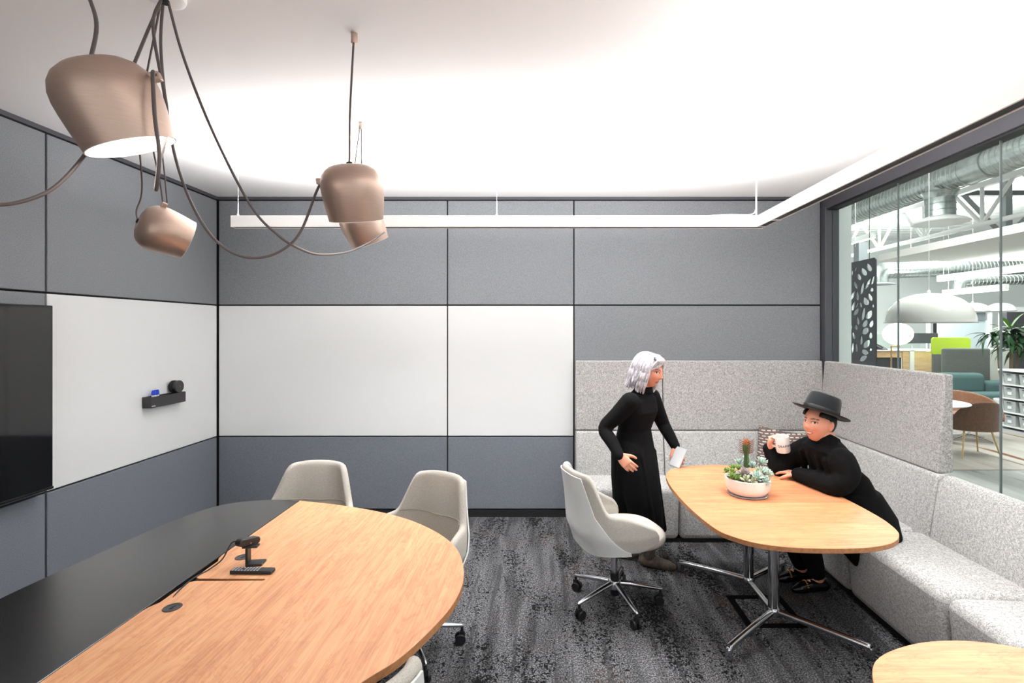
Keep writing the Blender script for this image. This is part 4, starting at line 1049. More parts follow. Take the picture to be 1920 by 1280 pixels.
# ================================================================ people
import numpy as np
def fuse(mbs, voxel, smooth=3, factor=0.5):
    """join closed overlapping shells into ONE continuous surface"""
    mb = MB()
    for m_ in mbs: mb.add(m_.v, m_.f)
    me = mb.mesh('fused')
    bm = bmesh.new(); bm.from_mesh(me); bmesh.ops.recalc_face_normals(bm, faces=bm.faces); bm.to_mesh(me); bm.free()
    o = bpy.data.objects.new('fused', me); COL.objects.link(o)
    r = o.modifiers.new('r', 'REMESH'); r.mode = 'VOXEL'; r.voxel_size = voxel; r.use_smooth_shade = True
    if smooth:
        s = o.modifiers.new('s', 'SMOOTH'); s.iterations = smooth; s.factor = factor
    out = bpy.data.meshes.new_from_object(o.evaluated_get(bpy.context.evaluated_depsgraph_get()))
    bpy.data.objects.remove(o); bpy.data.meshes.remove(me)
    for p in out.polygons: p.use_smooth = True
    return out

def rings_along(spec, n=24):
    """spec: list of (centre, half width, half depth, width dir, depth dir)"""
    rings = []
    for c, a, b, w, d in spec:
        c = Vector(c); w = Vector(w).normalized(); d = Vector(d).normalized()
        ring = []
        for i in range(n):
            t = 2 * PI * i / n; ct, st_ = math.cos(t), math.sin(t)
            ring.append(c + w * (a * math.copysign(abs(ct) ** 0.88, ct)) + d * (b * math.copysign(abs(st_) ** 0.88, st_)))
        rings.append(ring)
    return MB().loft(rings)

def limb(pts, rad, n=14, k=4): 
    P = catmull([tuple(p) + () for p in pts], k)
    rr = []
    for i in range(len(rad) - 1):
        for j in range(k): rr.append(rad[i] + (rad[i + 1] - rad[i]) * j / k)
    rr.append(rad[-1])
    return MB().tube(P, rr, n, round_ends=True)

def head_shell(M, s=1.0):
    """face looks along local +Y, up is +Z; origin between the ears"""
    nu, nv = 96, 64; rings = []
    def g(v, c, w): return math.exp(-((v - c) / w) ** 2)
    for k in range(nv + 1):
        ph = -PI / 2 + PI * k / nv; ph = max(-PI / 2 + 0.02, min(PI / 2 - 0.02, ph))
        ring = []
        for i in range(nu):
            th = 2 * PI * i / nu
            x = 0.074 * math.cos(ph) * math.cos(th); y = 0.094 * math.cos(ph) * math.sin(th); z = 0.112 * math.sin(ph)
            lo = max(0.0, (-0.015 - z) / 0.095)
            x *= 1 - 0.30 * lo ** 1.3
            if y < 0: y *= 1 - 0.55 * lo
            else: y *= 1 + 0.10 * lo
            f = max(0.0, math.sin(th)) ** 0.6 if y > 0 else 0.0
            if y > 0:
                nose = 0.023 * g(x, 0, 0.013) * (g(z, -0.020, 0.014) + 0.62 * g(z, 0.002, 0.020) + 0.25 * g(z, 0.024, 0.014))
                sock = -0.011 * (g(x, 0.031, 0.016) + g(x, -0.031, 0.016)) * g(z, 0.013, 0.011)
                brow = 0.004 * g(abs(x), 0.028, 0.022) * g(z, 0.031, 0.010)
                lips = 0.0075 * g(x, 0, 0.021) * (g(z, -0.050, 0.006) + g(z, -0.063, 0.007)) - 0.004 * g(x, 0, 0.024) * g(z, -0.0565, 0.0035)
                chin = 0.010 * g(x, 0, 0.022) * g(z, -0.094, 0.016)
                chk = 0.006 * g(abs(x), 0.040, 0.020) * g(z, -0.026, 0.020)
                y += (nose + sock + brow + lips + chin + chk) * (1 if y > 0.02 else y / 0.02)
            ring.append((x * s, y * s, z * s))
        rings.append(ring)
    mb = MB().loft(rings)
    for sx in (-1, 1):
        mb.sphere((sx * 0.077 * s, -0.006 * s, -0.006 * s), 0.012 * s, 0.019 * s, 0.032 * s, 14, 10)
        mb.sphere((sx * 0.086 * s, -0.006 * s, 0.002 * s), 0.010 * s, 0.015 * s, 0.026 * s, 12, 8)
    mb.v = [tuple(M @ Vector(p)) for p in mb.v]
    return mb

def hand_shells(wrist, fdir, pnorm, thumb_side, curl, s=1.0, spread=0.06, thumb_dir=None):
    """palm plus five separate, unequal, bent fingers. pnorm = direction the palm faces; thumb_side +1/-1 along cross(fdir,pnorm)"""
    f = Vector(fdir).normalized(); p = Vector(pnorm); p = (p - f * p.dot(f)).normalized(); l = f.cross(p) * thumb_side
    w = Vector(wrist); out = []
    spec = []
    for t, a, b in ((-0.015, 0.026, 0.019), (0.01, 0.029, 0.018), (0.04, 0.038, 0.016), (0.07, 0.041, 0.0145), (0.09, 0.038, 0.012)):
        spec.append((w + f * t * s, a * s, b * s, l, p))
    out.append(rings_along(spec, 18))
    lens = (0.078, 0.088, 0.082, 0.064)
    for i in range(4):
        lat = (0.029 - 0.0195 * i) * s
        base = w + f * (0.078 - 0.006 * abs(i - 1.2)) * s + l * lat
        d = (f + l * spread * (1.5 - i)).normalized()
        pts = [base, ]; cur = base; ang = 0.0
        for q, fr in enumerate((0.45, 0.31, 0.24)):
            ang += curl[i] * (0.55, 0.9, 0.6)[q]
            dd = (d * math.cos(ang) + p * math.sin(ang)).normalized()
            cur = cur + dd * lens[i] * fr * s; pts.append(cur)
        r0 = (0.0098, 0.0100, 0.0096, 0.0088)[i] * s
        out.append(limb([base - d * 0.02 * s] + pts, [r0 * 1.05, r0 * 1.08, r0 * 1.0, r0 * 0.93, r0 * 0.80], 10, 3))
    tb = w + f * 0.018 * s + l * 0.022 * s
    td = Vector(thumb_dir).normalized() if thumb_dir else (f * 0.72 + l * 0.62 + p * 0.30).normalized()
    t2 = (td + f * 0.25 + p * 0.25).normalized(); t3 = (t2 + f * 0.2 + p * 0.2 - l * 0.25).normalized()
    out.append(limb([tb, tb + td * 0.042 * s, tb + td * 0.042 * s + t2 * 0.032 * s, tb + td * 0.042 * s + t2 * 0.032 * s + t3 * 0.024 * s], [0.0145 * s, 0.0125 * s, 0.0110 * s, 0.0085 * s], 10, 3))
    return out

def skin_mat(name):
    m = bpy.data.materials.new(name); m.use_nodes = True
    nt = m.node_tree; b = nt.nodes['Principled BSDF']
    a = nt.nodes.new('ShaderNodeVertexColor'); a.layer_name = 'tone'
    nt.links.new(a.outputs['Color'], b.inputs['Base Color'])
    b.inputs['Roughness'].default_value = 0.5; b.inputs['Specular IOR Level'].default_value = 0.35
    b.inputs['Subsurface Weight'].default_value = 0.12; b.inputs['Subsurface Radius'].default_value = (0.02, 0.008, 0.004); b.inputs['Subsurface Scale'].default_value = 0.3
    return m
SKIN = skin_mat('skin')
def paint_face(me, Minv, tone, lip, brow, smile=True, s=1.0, lash=(46, 32, 28)):
    co = np.empty(len(me.vertices) * 3, np.float32); me.vertices.foreach_get('co', co); co = co.reshape(-1, 3)
    A = np.array(Minv); q = co @ A[:3, :3].T + A[:3, 3]; q = q / s
    x, y, z = q[:, 0], q[:, 1], q[:, 2]; ax = np.abs(x)
    base = np.array(rgb(*tone)[:3]); col = np.tile(base, (len(co), 1))
    head = (ax < 0.09) & (y > 0.02) & (z > -0.115) & (z < 0.10)
    def put(mask, c, k=1.0):
        c = np.array(rgb(*c)[:3]); w = (mask * head)[:, None] * k
        col[:] = col * (1 - w) + c * w
    G_ = lambda v, c, w: np.exp(-((v - c) / w) ** 2)
    put(G_(ax, 0.042, 0.02) * G_(z, -0.028, 0.02), (206, 128, 112), 0.45)                       # cheeks
    put(np.clip(G_(x, 0, 0.012) * G_(z, -0.024, 0.012), 0, 1), (208, 136, 118), 0.4)            # nose tip
    mw = 0.027 if smile else 0.022
    zc = -0.0565 + (0.9 * x * x / mw * 0.30 if smile else 0)
    put(((ax < mw) & (np.abs(z - zc) < 0.0105 * np.sqrt(np.clip(1 - (ax / mw) ** 2, 0, 1)))).astype(float), lip, 0.9)
    if smile:
        put(((ax < mw * 0.82) & (np.abs(z - zc) < 0.0050 * np.sqrt(np.clip(1 - (ax / (mw * 0.82)) ** 2, 0, 1)))).astype(float), (240, 232, 224), 1.0)
    else:
        put(((ax < mw) & (np.abs(z - zc) < 0.0018)).astype(float), (110, 60, 54), 0.9)
    ze = 0.033 - 6.0 * (ax - 0.030) ** 2
    put(((ax > 0.012) & (ax < 0.050) & (np.abs(z - ze) < 0.0036)).astype(float), brow, 0.85)     # brows
    put((((ax - 0.031) / 0.0165) ** 2 + ((z - 0.012) / 0.0075) ** 2 < 1).astype(float), lash, 0.8)   # lashes
    put((((ax - 0.031) / 0.0125) ** 2 + ((z - 0.0105) / 0.0048) ** 2 < 1).astype(float), (232, 226, 220), 1.0)   # whites
    put((((ax - 0.031) / 0.0056) ** 2 + ((z - 0.0110) / 0.0056) ** 2 < 1).astype(float), (40, 26, 20), 1.0)      # iris
    at_ = me.color_attributes.new('tone', 'FLOAT_COLOR', 'POINT')
    at_.data.foreach_set('color', np.hstack([col, np.ones((len(co), 1))]).astype(np.float32).ravel())

def frame(origin, face, up):
    f = Vector(face).normalized(); u = Vector(up); u = (u - f * u.dot(f)).normalized(); r = f.cross(u)
    return Matrix(((r.x, f.x, u.x, origin[0]), (r.y, f.y, u.y, origin[1]), (r.z, f.z, u.z, origin[2]), (0, 0, 0, 1)))

black_knit = mat('black_knit', (13, 13, 15), rough=0.95, spec=0.2, noise=(120, (8, 8, 9), 0.2, 3), bump=0.5, bscale=22, sheen=0.0)
black_cloth = mat('black_cloth', (9, 9, 10), rough=0.95, spec=0.2, bump=0.4, bscale=14)
hat_felt = mat('black_hat_felt', (29, 30, 32), rough=0.9, spec=0.25, bump=0.2, bscale=300, sheen=0.15)
shoe_m = mat('black_patent', (14, 14, 15), rough=0.18)
gold = mat('gold_chain', (212, 170, 90), rough=0.25, metal=1.0)
hair_dark = mat('dark_hair', (28, 22, 20), rough=0.55, noise=(60, (18, 14, 13), 0.2, 2))
hair_silver = mat('silver_hair', (206, 203, 208), rough=0.5, noise=(70, (150, 146, 152), 0.22, 3))
boot_m = mat('brown_suede', (92, 80, 70), rough=0.85, noise=(50, (70, 60, 52), 0.2, 2))
def V3(*a): return Vector(a)

# ---------------------------------------------------------------- seated person in the hat
def seated():
    Fd = V3(-1.0, -0.06, 0).normalized(); Wd = V3(0.06, -1.0, 0).normalized()     # Wd: to her left (towards the camera)
    hip = V3(1.975, 3.19, 0.545); wst = V3(1.90, 3.165, 0.72); cst = V3(1.815, 3.14, 0.875); shl = V3(1.765, 3.13, 0.965); nck = V3(1.738, 3.12, 1.03)
    hc = V3(1.693, 3.105, 1.138)
    face = V3(-0.90, -0.43, 0.06); Mh = frame(hc, face, (0.10, 0, 1)); hs = 1.0
    lsh = shl + Wd * 0.165 + V3(-0.015, 0.01, -0.030); rsh = shl - Wd * 0.165 + V3(-0.015, 0, -0.03)
    lel = V3(1.722, 2.96, 0.797); lwr = V3(1.635, 3.235, 0.782)
    rel = V3(1.575, 3.375, 0.792); rwr = V3(1.522, 3.412, 0.905)
    lhip, rhip = hip + Wd * 0.10, hip - Wd * 0.10
    lkn, rkn = V3(1.60, 3.14, 0.535), V3(1.56, 3.36, 0.535)
    lan, ran = V3(1.795, 3.29, 0.095), V3(1.755, 3.43, 0.095)
    def trunk(gr, skirt=False):
        up = V3(-0.35, -0.05, 0.93)
        D = lambda a: (V3(-0.98, -0.06, a)).normalized()
        return rings_along([(hip + V3(0.02, 0, -0.10), 0.185 + gr, 0.15 + gr, Wd, Fd), (hip, 0.205 + gr, 0.165 + gr, Wd, Fd), (wst, 0.19 + gr, 0.15 + gr, Wd, D(0.25)), (cst, 0.195 + gr, 0.15 + gr, Wd, D(0.4)),
                            (shl + V3(0, 0, -0.03), 0.175 + gr, 0.115 + gr, Wd, D(0.45)), (shl + V3(-0.004, 0, 0.025), 0.115 + gr, 0.08 + gr, Wd, D(0.45)), (nck, 0.06 + gr, 0.06 + gr, Wd, D(0.45))], 28)
    def yoke(g): return limb([lsh + V3(0.01, 0.01, -0.005), shl + V3(0.0, 0, 0.012), rsh + V3(0.01, 0, -0.005)], [0.060 + g, 0.066 + g, 0.058 + g])
    def larm(g): return limb([lsh, lsh.lerp(lel, 0.5) + V3(0.03, -0.015, 0.0), lel, lel.lerp(lwr, 0.5), lwr], [0.068 + g, 0.068 + g, 0.054 + g, 0.047 + g, 0.034 + g])
    def rarm(g): return limb([rsh, rsh.lerp(rel, 0.5) + V3(0.01, 0.035, 0), rel, rel.lerp(rwr, 0.5), rwr], [0.072 + g, 0.068 + g, 0.050 + g, 0.043 + g, 0.030 + g])
    def leg(h_, k_, a_, g): return limb([h_, h_.lerp(k_, 0.5), k_, k_.lerp(a_, 0.45), a_], [0.095 + g, 0.085 + g, 0.066 + g, 0.055 + g, 0.036 + g])
    lh = hand_shells(lwr, (-0.45, 0.87, -0.02), (0, 0, -1), 1, (0.25, 0.25, 0.28, 0.32), 0.95)
    rh = hand_shells(rwr, (0.02, -0.30, 0.95), (0.9, -0.30, -0.1), -1, (0.95, 1.0, 1.05, 1.1), 0.95, thumb_dir=(0.55, -0.45, 0.65))
    feet = []
    for an in (lan, ran):
        feet.append(limb([an + V3(0.03, 0, -0.05), an + V3(-0.06, 0.0, -0.055), an + V3(-0.15, -0.01, -0.072)], [0.032, 0.036, 0.024]))
    body = fuse([head_shell(Mh, hs), limb([nck + V3(0.03, 0, -0.04), hc + V3(0.028, 0.0, -0.06)], [0.062, 0.058]), trunk(0), larm(0), rarm(0), leg(lhip, lkn, lan, 0), leg(rhip, rkn, ran, 0)] + lh + rh + feet, 0.0042, 2)
    paint_face(body, Mh.inverted(), (222, 160, 134), (186, 92, 84), (50, 36, 30), True, hs)
    p = link('person', body, SKIN)
    tag(p, 'seated smiling person in black with a wide-brimmed hat, holding a white mug', 'person')
    # cowl-neck jumper
    cowl = rings_along([(nck + V3(0.025, 0, -0.05), 0.112, 0.096, Wd, Fd), (nck + V3(0.014, 0, -0.005), 0.092, 0.084, Wd, (-0.85, -0.1, 0.4)), (nck + V3(0.020, 0, 0.040), 0.074, 0.072, Wd, (-0.85, -0.1, 0.4))], 24)
    hemr = rings_along([(hip + V3(0.03, 0.0, -0.10), 0.235, 0.20, Wd, Fd), (hip + V3(0.01, 0, 0.02), 0.232, 0.19, Wd, Fd), (wst, 0.208, 0.165, Wd, Fd)], 28)
    folds = [limb([cst + Wd * a + Fd * 0.145 + V3(0, 0, 0.06), wst + Wd * (a * 1.25) + Fd * 0.16 + V3(0, 0, -0.02)], [0.016, 0.022], 8) for a in (-0.12, -0.04, 0.05, 0.12)]
    jm = fuse([trunk(0.014), yoke(0.014), larm(0.012), rarm(0.010), cowl, hemr] + folds, 0.0065, 4)
    link('jumper', jm, black_knit, p)
    # trousers, draped coat tails over the seat edge
    tr_ = fuse([leg(lhip, lkn, lan + V3(-0.01, 0, 0.03), 0.016), leg(rhip, rkn, ran + V3(-0.01, 0, 0.03), 0.016)], 0.008, 3)
    link('trousers', tr_, black_cloth, p)
    def drape(name, grid):
        v = [q for row in grid for q in row]; n_ = len(grid[0]); f = [(i * n_ + j, i * n_ + j + 1, (i + 1) * n_ + j + 1, (i + 1) * n_ + j) for i in range(len(grid) - 1) for j in range(n_ - 1)]
        return MB().add(v, f).build(name, black_cloth, p, solid=(0.008, 1), subsurf=2)
    drape('coat_tail', [[(2.10, 3.02, 0.50), (2.08, 3.16, 0.50), (2.05, 3.30, 0.50)], [(1.98, 2.97, 0.475), (1.96, 3.14, 0.475), (1.95, 3.32, 0.475)], [(1.895, 2.98, 0.465), (1.89, 3.14, 0.465), (1.89, 3.32, 0.465)],
                        [(1.883, 3.00, 0.40), (1.878, 3.14, 0.40), (1.883, 3.32, 0.40)], [(1.895, 3.03, 0.235), (1.885, 3.15, 0.30), (1.895, 3.26, 0.285)]])
    drape('coat_tail', [[(2.07, 3.02, 0.60), (2.13, 3.14, 0.60), (2.13, 3.30, 0.60)], [(2.08, 3.0, 0.52), (2.16, 3.12, 0.52), (2.18, 3.30, 0.52)], [(2.08, 2.98, 0.466), (2.18, 3.09, 0.464), (2.21, 3.28, 0.462)], [(2.06, 2.95, 0.462), (2.17, 3.05, 0.460), (2.24, 3.22, 0.458)]])
    # hair: sides under the hat and a low bun
    hb = MB().sphere((0, -0.020, 0.030), 0.082, 0.086, 0.092, 28, 18)
    hb.v = [q for q in hb.v]
    hair = fuse([MB().sphere((0, -0.032, 0.016), 0.0835, 0.080, 0.100, 30, 20), MB().sphere((0.01, -0.096, -0.045), 0.036, 0.032, 0.036, 20, 12), MB().sphere((0.055, 0.022, 0.052), 0.026, 0.046, 0.034, 16, 10), MB().sphere((-0.055, 0.022, 0.052), 0.026, 0.046, 0.034, 16, 10)], 0.005, 2)
    for v in hair.vertices:
        if v.co.y > 0.0 and v.co.z < 0.035 + 0.3 * max(0, v.co.y - 0.02): v.co.y = min(v.co.y, 0.004); v.co.x *= 0.93
        v.co = Mh @ v.co
    link('hair', hair, hair_dark, p)
    # hat
    Mt = frame(hc + V3(0.012, 0.0, 0.062), V3(-0.88, -0.30, 0.33), (0.34, 0.04, 0.93)) @ Matrix.Diagonal((1.0, 1.10, 1, 1))
    hat_p = [(0.098, 0.012), (0.097, 0.03), (0.093, 0.07), (0.088, 0.098), (0.080, 0.116), (0.066, 0.122), (0.045, 0.118), (0.02, 0.113), (0.001, 0.112)]
    ht = MB().lathe(hat_p, 48, Mt, False, True).build('hat_crown', hat_felt, p)
    bp = []
    for i, (r_, z_) in enumerate(((0.094, 0.014), (0.105, 0.006), (0.122, 0.001), (0.140, 0.001), (0.155, 0.005), (0.158, 0.008), (0.156, 0.003), (0.140, -0.003), (0.122, -0.003), (0.100, -0.001), (0.092, 0.006))): bp.append((r_, z_))
    br = MB().lathe(bp, 64, None, False, False)
    br.v = [tuple(Mt @ Vector((x, y, z + 0.35 * x * x))) for x, y, z in br.v]
    br.build('hat_brim', hat_felt, p)
    MB().lathe([(0.0995, 0.012), (0.100, 0.014), (0.0985, 0.034), (0.0975, 0.036)], 48, Mt, False, False).build('hat_band', mat('hat_ribbon', (18, 18, 19), rough=0.5), p)
    # loafers with gold chains
    for an in (lan, ran):
        sh_ = fuse([limb([an + V3(0.035, 0, -0.052), an + V3(-0.05, 0, -0.058), an + V3(-0.125, -0.008, -0.070), an + V3(-0.165, -0.012, -0.075)], [0.037, 0.040, 0.036, 0.022])], 0.005, 2)
        for v in sh_.vertices: v.co.z = max(v.co.z, 0.002)
        so = link('shoe', sh_, shoe_m, p)
        ch_ = MB()
        for i in range(9):
            a = -1.2 + 2.4 * i / 8
            ch_.sphere((an.x - 0.088, an.y - 0.004 + 0.040 * math.sin(a), an.z - 0.064 + 0.041 * math.cos(a)), 0.007, 0.006, 0.005, 8, 6)
        ch_.build('chain', gold, so)
    return p
seated()

# mug held in her right hand
mg = thing('mug', 'white mug with black lettering held by the seated person', 'mug', (1.572, 3.305, 0.912))
Mm = Matrix.Rotation(R(-9), 4, 'Y') @ Matrix.Rotation(R(6), 4, 'X')
mug_m = mat('white_ceramic', (240, 237, 234), rough=0.25)
MB().lathe([(0.034, 0.0), (0.0405, 0.003), (0.0435, 0.012), (0.0440, 0.105), (0.0425, 0.108), (0.040, 0.105), (0.0395, 0.012), (0.001, 0.009)], 40, Mm, True, False).build('cup', mug_m, mg)
hp = catmull([(-0.030, 0.034, 0.085), (-0.040, 0.062, 0.090), (-0.044, 0.074, 0.060), (-0.038, 0.062, 0.028), (-0.028, 0.034, 0.030)], 6)
MB().tube(hp, 0.0055, 10, Mm).build('handle', mug_m, mg)
tx = bpy.data.curves.new('mug_lettering', 'FONT'); tx.body = 'GRAPHIC'; tx.size = 0.0215; tx.extrude = 0.0004; tx.align_x = 'CENTER'; tx.space_character = 1.08
to_ = bpy.data.objects.new('mug_text_outline', tx); COL.objects.link(to_)
tme = bpy.data.meshes.new_from_object(to_.evaluated_get(bpy.context.evaluated_depsgraph_get())); bpy.data.objects.remove(to_)
bm = bmesh.new(); bm.from_mesh(tme)
bmesh.ops.subdivide_edges(bm, edges=[e for e in bm.edges if e.calc_length() > 0.006], cuts=2)
a0 = math.atan2(-0.88, -0.47) + R(22)
for v in bm.verts:
    a = a0 + v.co.x / 0.044; r_ = 0.0441 + v.co.z
    v.co = Mm @ Vector((r_ * math.cos(a), r_ * math.sin(a), 0.045 + v.co.y))
bm.to_mesh(tme); bm.free()
link('lettering', tme, mat('print_black', (35, 33, 34), rough=0.6), mg, smooth=False)

# ---------------------------------------------------------------- walking person
def walking():
    Fd = V3(0.80, -0.60, 0).normalized(); Wd = V3(0.60, 0.80, 0).normalized()      # Wd: to her left
    hip = V3(0.655, 3.69, 0.83); wst = V3(0.655, 3.68, 0.985); cst = V3(0.685, 3.66, 1.12); shl = V3(0.695, 3.655, 1.235); nck = V3(0.712, 3.645, 1.29)
    hc = V3(0.748, 3.615, 1.420)
    face = V3(0.74, -0.64, -0.24); Mh = frame(hc, face, (0.22, -0.1, 1)); hs = 1.02
    rsh = shl - Wd * 0.165 + V3(0.0, 0, -0.025); lsh = shl + Wd * 0.165 + V3(0.01, 0, -0.025)
    rel = V3(0.425, 3.56, 1.015); rwr = V3(0.505, 3.42, 0.86)
    lel = V3(0.905, 3.83, 0.99); lwr = V3(0.955, 3.68, 0.865)
    rkn, lkn = V3(0.60, 3.72, 0.45), V3(0.755, 3.60, 0.47)
    ran, lan = V3(0.52, 3.80, 0.10), V3(0.755, 3.64, 0.085)
    def trunk(g):
        D = V3(0.80, -0.60, 0.05)
        return rings_along([(hip + V3(0.005, 0, -0.10), 0.145 + g, 0.115 + g, Wd, Fd), (hip, 0.165 + g, 0.12 + g, Wd, Fd), (wst, 0.128 + g, 0.100 + g, Wd, Fd), (cst, 0.150 + g, 0.118 + g, Wd, D), (shl + V3(0, 0, -0.03), 0.150 + g, 0.085 + g, Wd, D),
                            (shl + V3(0, 0, 0.018), 0.095 + g, 0.06 + g, Wd, D), (nck, 0.050 + g, 0.050 + g, Wd, D)], 26)
    def rarm(g): return limb([rsh, rsh.lerp(rel, 0.5), rel, rel.lerp(rwr, 0.5), rwr], [0.058 + g, 0.050 + g, 0.040 + g, 0.036 + g, 0.026 + g])
    def larm(g): return limb([lsh, lsh.lerp(lel, 0.5), lel, lel.lerp(lwr, 0.5), lwr], [0.056 + g, 0.048 + g, 0.040 + g, 0.034 + g, 0.026 + g])
    def leg(h_, k_, a_, g): return limb([h_, h_.lerp(k_, 0.5), k_, k_.lerp(a_, 0.45), a_], [0.085 + g, 0.075 + g, 0.056 + g, 0.052 + g, 0.036 + g])
    rh = hand_shells(rwr, (0.62, -0.42, -0.62), (0.4, 0.6, -0.3), 1, (0.35, 0.42, 0.48, 0.55), 0.95)
    lh = hand_shells(lwr, (0.30, -0.48, -0.82), (-0.2, 0.75, -0.35), -1, (0.30, 0.35, 0.40, 0.45), 0.95)
    feet = [limb([lan + V3(-0.035, 0.01, -0.045), lan + V3(0.05, -0.02, -0.05), lan + V3(0.13, -0.05, -0.06)], [0.032, 0.036, 0.024]),
            limb([ran + V3(-0.035, 0.01, -0.05), ran + V3(0.05, -0.02, -0.062), ran + V3(0.13, -0.05, -0.07)], [0.032, 0.036, 0.024])]
    body = fuse([head_shell(Mh, hs), limb([nck + V3(-0.012, 0.01, -0.04), hc + V3(-0.022, 0.01, -0.06)], [0.052, 0.050]), trunk(0), rarm(0), larm(0),
                 leg(hip - Wd * 0.08, rkn, ran, 0), leg(hip + Wd * 0.08, lkn, lan, 0)] + rh + lh + feet, 0.0042, 2)
    paint_face(body, Mh.inverted(), (214, 148, 122), (176, 92, 84), (120, 104, 98), False, hs)
    p = link('person', body, SKIN)
    tag(p, 'walking silver-haired person in a long black dress reaching for the table', 'person')
    coll = rings_along([(nck + V3(0, 0, -0.03), 0.075, 0.072, Wd, Fd), (nck + V3(0.004, -0.003, 0.015), 0.062, 0.060, Wd, Fd)], 20)
    # long narrow dress
    sk = rings_along([(wst, 0.138, 0.112, Wd, Fd), (hip, 0.178, 0.138, Wd, Fd), (hip + V3(0.02, -0.02, -0.13), 0.175, 0.140, Wd, Fd), (V3(0.695, 3.65, 0.55), 0.150, 0.130, Wd, Fd), (V3(0.725, 3.635, 0.40), 0.128, 0.120, Wd, Fd), (V3(0.74, 3.64, 0.26), 0.115, 0.112, Wd, Fd)], 30)
    folds = [limb([hip + Wd * a + Fd * 0.12, V3(0.74, 3.64, 0.27) + Wd * a * 0.7 + Fd * 0.10], [0.010, 0.022], 8) for a in (-0.12, -0.05, 0.03, 0.10)]
    dr = fuse([leg(hip - Wd * 0.08, rkn, ran + V3(0, 0, 0.12), 0.045), trunk(0.010), rarm(0.010), larm(0.010), coll, sk] + folds, 0.0062, 4)
    link('dress', dr, black_knit, p)
    for an, dz in ((lan, 0), (ran, 0)):
        b_ = fuse([limb([an + V3(0, 0, 0.12), an + V3(0, 0, 0.0)], [0.050, 0.046]), limb([an + V3(-0.035, 0.01, -0.045), an + V3(0.05, -0.02, -0.048), an + V3(0.13, -0.05, -0.058), an + V3(0.16, -0.062, -0.06)], [0.040, 0.041, 0.035, 0.022])], 0.005, 2)
        for v in b_.vertices: v.co.z = max(v.co.z, 0.002)
        link('boot', b_, boot_m, p)
    # silver bob: overlapping tapered locks falling from a parting
    rnd = random.Random(4); mb = MB()
    mb.sphere((0, -0.016, 0.030), 0.084, 0.096, 0.092, 30, 18)
    for i in range(120):
        th = rnd.uniform(-1.0, 1.0) * R(122)                    # 0 = back of the head, +-122 reaches the temples
        side = 1 if th > 0 else -1
        root = Vector((0.016 * side * rnd.uniform(0, 1), 0.055 - 0.11 * rnd.random(), 0.120))
        sx, cy_ = math.sin(th), -math.cos(th)
        ln = rnd.uniform(0.8, 1.0)
        wv = rnd.uniform(-0.012, 0.012)
        pts = [root, Vector((0.066 * sx, 0.080 * cy_ - 0.010, 0.095)), Vector((0.092 * sx + wv, 0.106 * cy_ - 0.012, 0.030)), Vector((0.100 * sx - wv, 0.112 * cy_ - 0.012, -0.050 * ln)),
               Vector((0.100 * sx + wv, 0.112 * cy_ - 0.016 + wv, -0.105 * ln)), Vector((0.090 * sx - wv, 0.118 * cy_ - 0.022, -0.155 * ln))]
        P = catmull([tuple(q) for q in pts], 4)
        rr = [0.006 + 0.011 * math.sin(PI * min(1, 0.12 + 0.86 * k / (len(P) - 1))) for k in range(len(P))]
        mb.tube(P, rr, 7, flat=(1.0, 0.6))
    for i in range(22):                                          # swept fringe
        u = rnd.uniform(-1, 1)
        pts = [Vector((0.014, 0.05 * rnd.random(), 0.121)), Vector((0.045 * u + 0.015, 0.075, 0.100)), Vector((0.064 * u + 0.012 * (1 if u > 0 else -1), 0.084 - 0.02 * abs(u), 0.064)), Vector((0.084 * (1 if u > 0 else -1), 0.055, 0.020))]
        P = catmull([tuple(q) for q in pts], 4); mb.tube(P, [0.011] * (len(P) - 3) + [0.008, 0.006, 0.003], 7, flat=(1, 0.6))
    mb.v = [tuple(Mh @ (Vector(q) * hs)) for q in mb.v]
    mb.build('hair', hair_silver, p)
    hbp = [Mh @ Vector((0.098 * math.cos(a), 0.03, 0.02 + 0.105 * math.sin(a))) for a in [R(12 + 156 * i / 24) for i in range(25)]]
    MB().tube(hbp, 0.0035, 6).build('hair_band', black_plastic, p)
    return p
walking()
tb = thing('tablet', 'thin pale grey tablet in the hand of the walking person at the table corner', 'tablet', (0.925, 3.575, 0.752))
Mt_ = Matrix.Rotation(R(28), 4, 'Z') @ Matrix.Rotation(R(-58), 4, 'Y')
MB().prism(rounded_rect(0.075, 0.055, 0.008), 0, 0.006, 0.001, Mt_ @ Matrix.Translation((0.06, 0, 0))).build('body', mat('tablet_grey', (190, 194, 196), rough=0.3, metal=0.4), tb)
MB().prism(rounded_rect(0.070, 0.050, 0.005), 0.006, 0.0066, 0, Mt_ @ Matrix.Translation((0.06, 0, 0))).build('display', mat('tablet_glass', (206, 210, 212), rough=0.1), tb)

# ================================================================ succulent bowl, cushion
pb = thing('succulent_bowl', 'round white bowl of succulents with one tall cactus on the meeting table', 'planter', (1.205, 2.985, 0.740))
MB().lathe([(0.100, 0), (0.112, 0.002), (0.116, 0.005), (0.112, 0.008), (0.09, 0.008)], 48).build('saucer', mat('clear_saucer', (150, 138, 136), rough=0.15), pb)
MB().lathe([(0.085, 0.008), (0.105, 0.014), (0.121, 0.035), (0.127, 0.065), (0.1275, 0.100), (0.1245, 0.102), (0.122, 0.098), (0.118, 0.085)], 56, None, True, False).build('bowl', mat('bowl_white', (238, 234, 232), rough=0.45), pb)
MB().lathe([(0.001, 0.090), (0.06, 0.092), (0.119, 0.086)], 32, None, False, False).build('soil', mat('soil', (70, 58, 48), rough=1.0, noise=(120, (46, 38, 32), 0.2, 3)), pb)
suc_b = mat('echeveria_blue', (206, 226, 214), rough=0.5, noise=(30, (162, 196, 182), 0.25, 2))
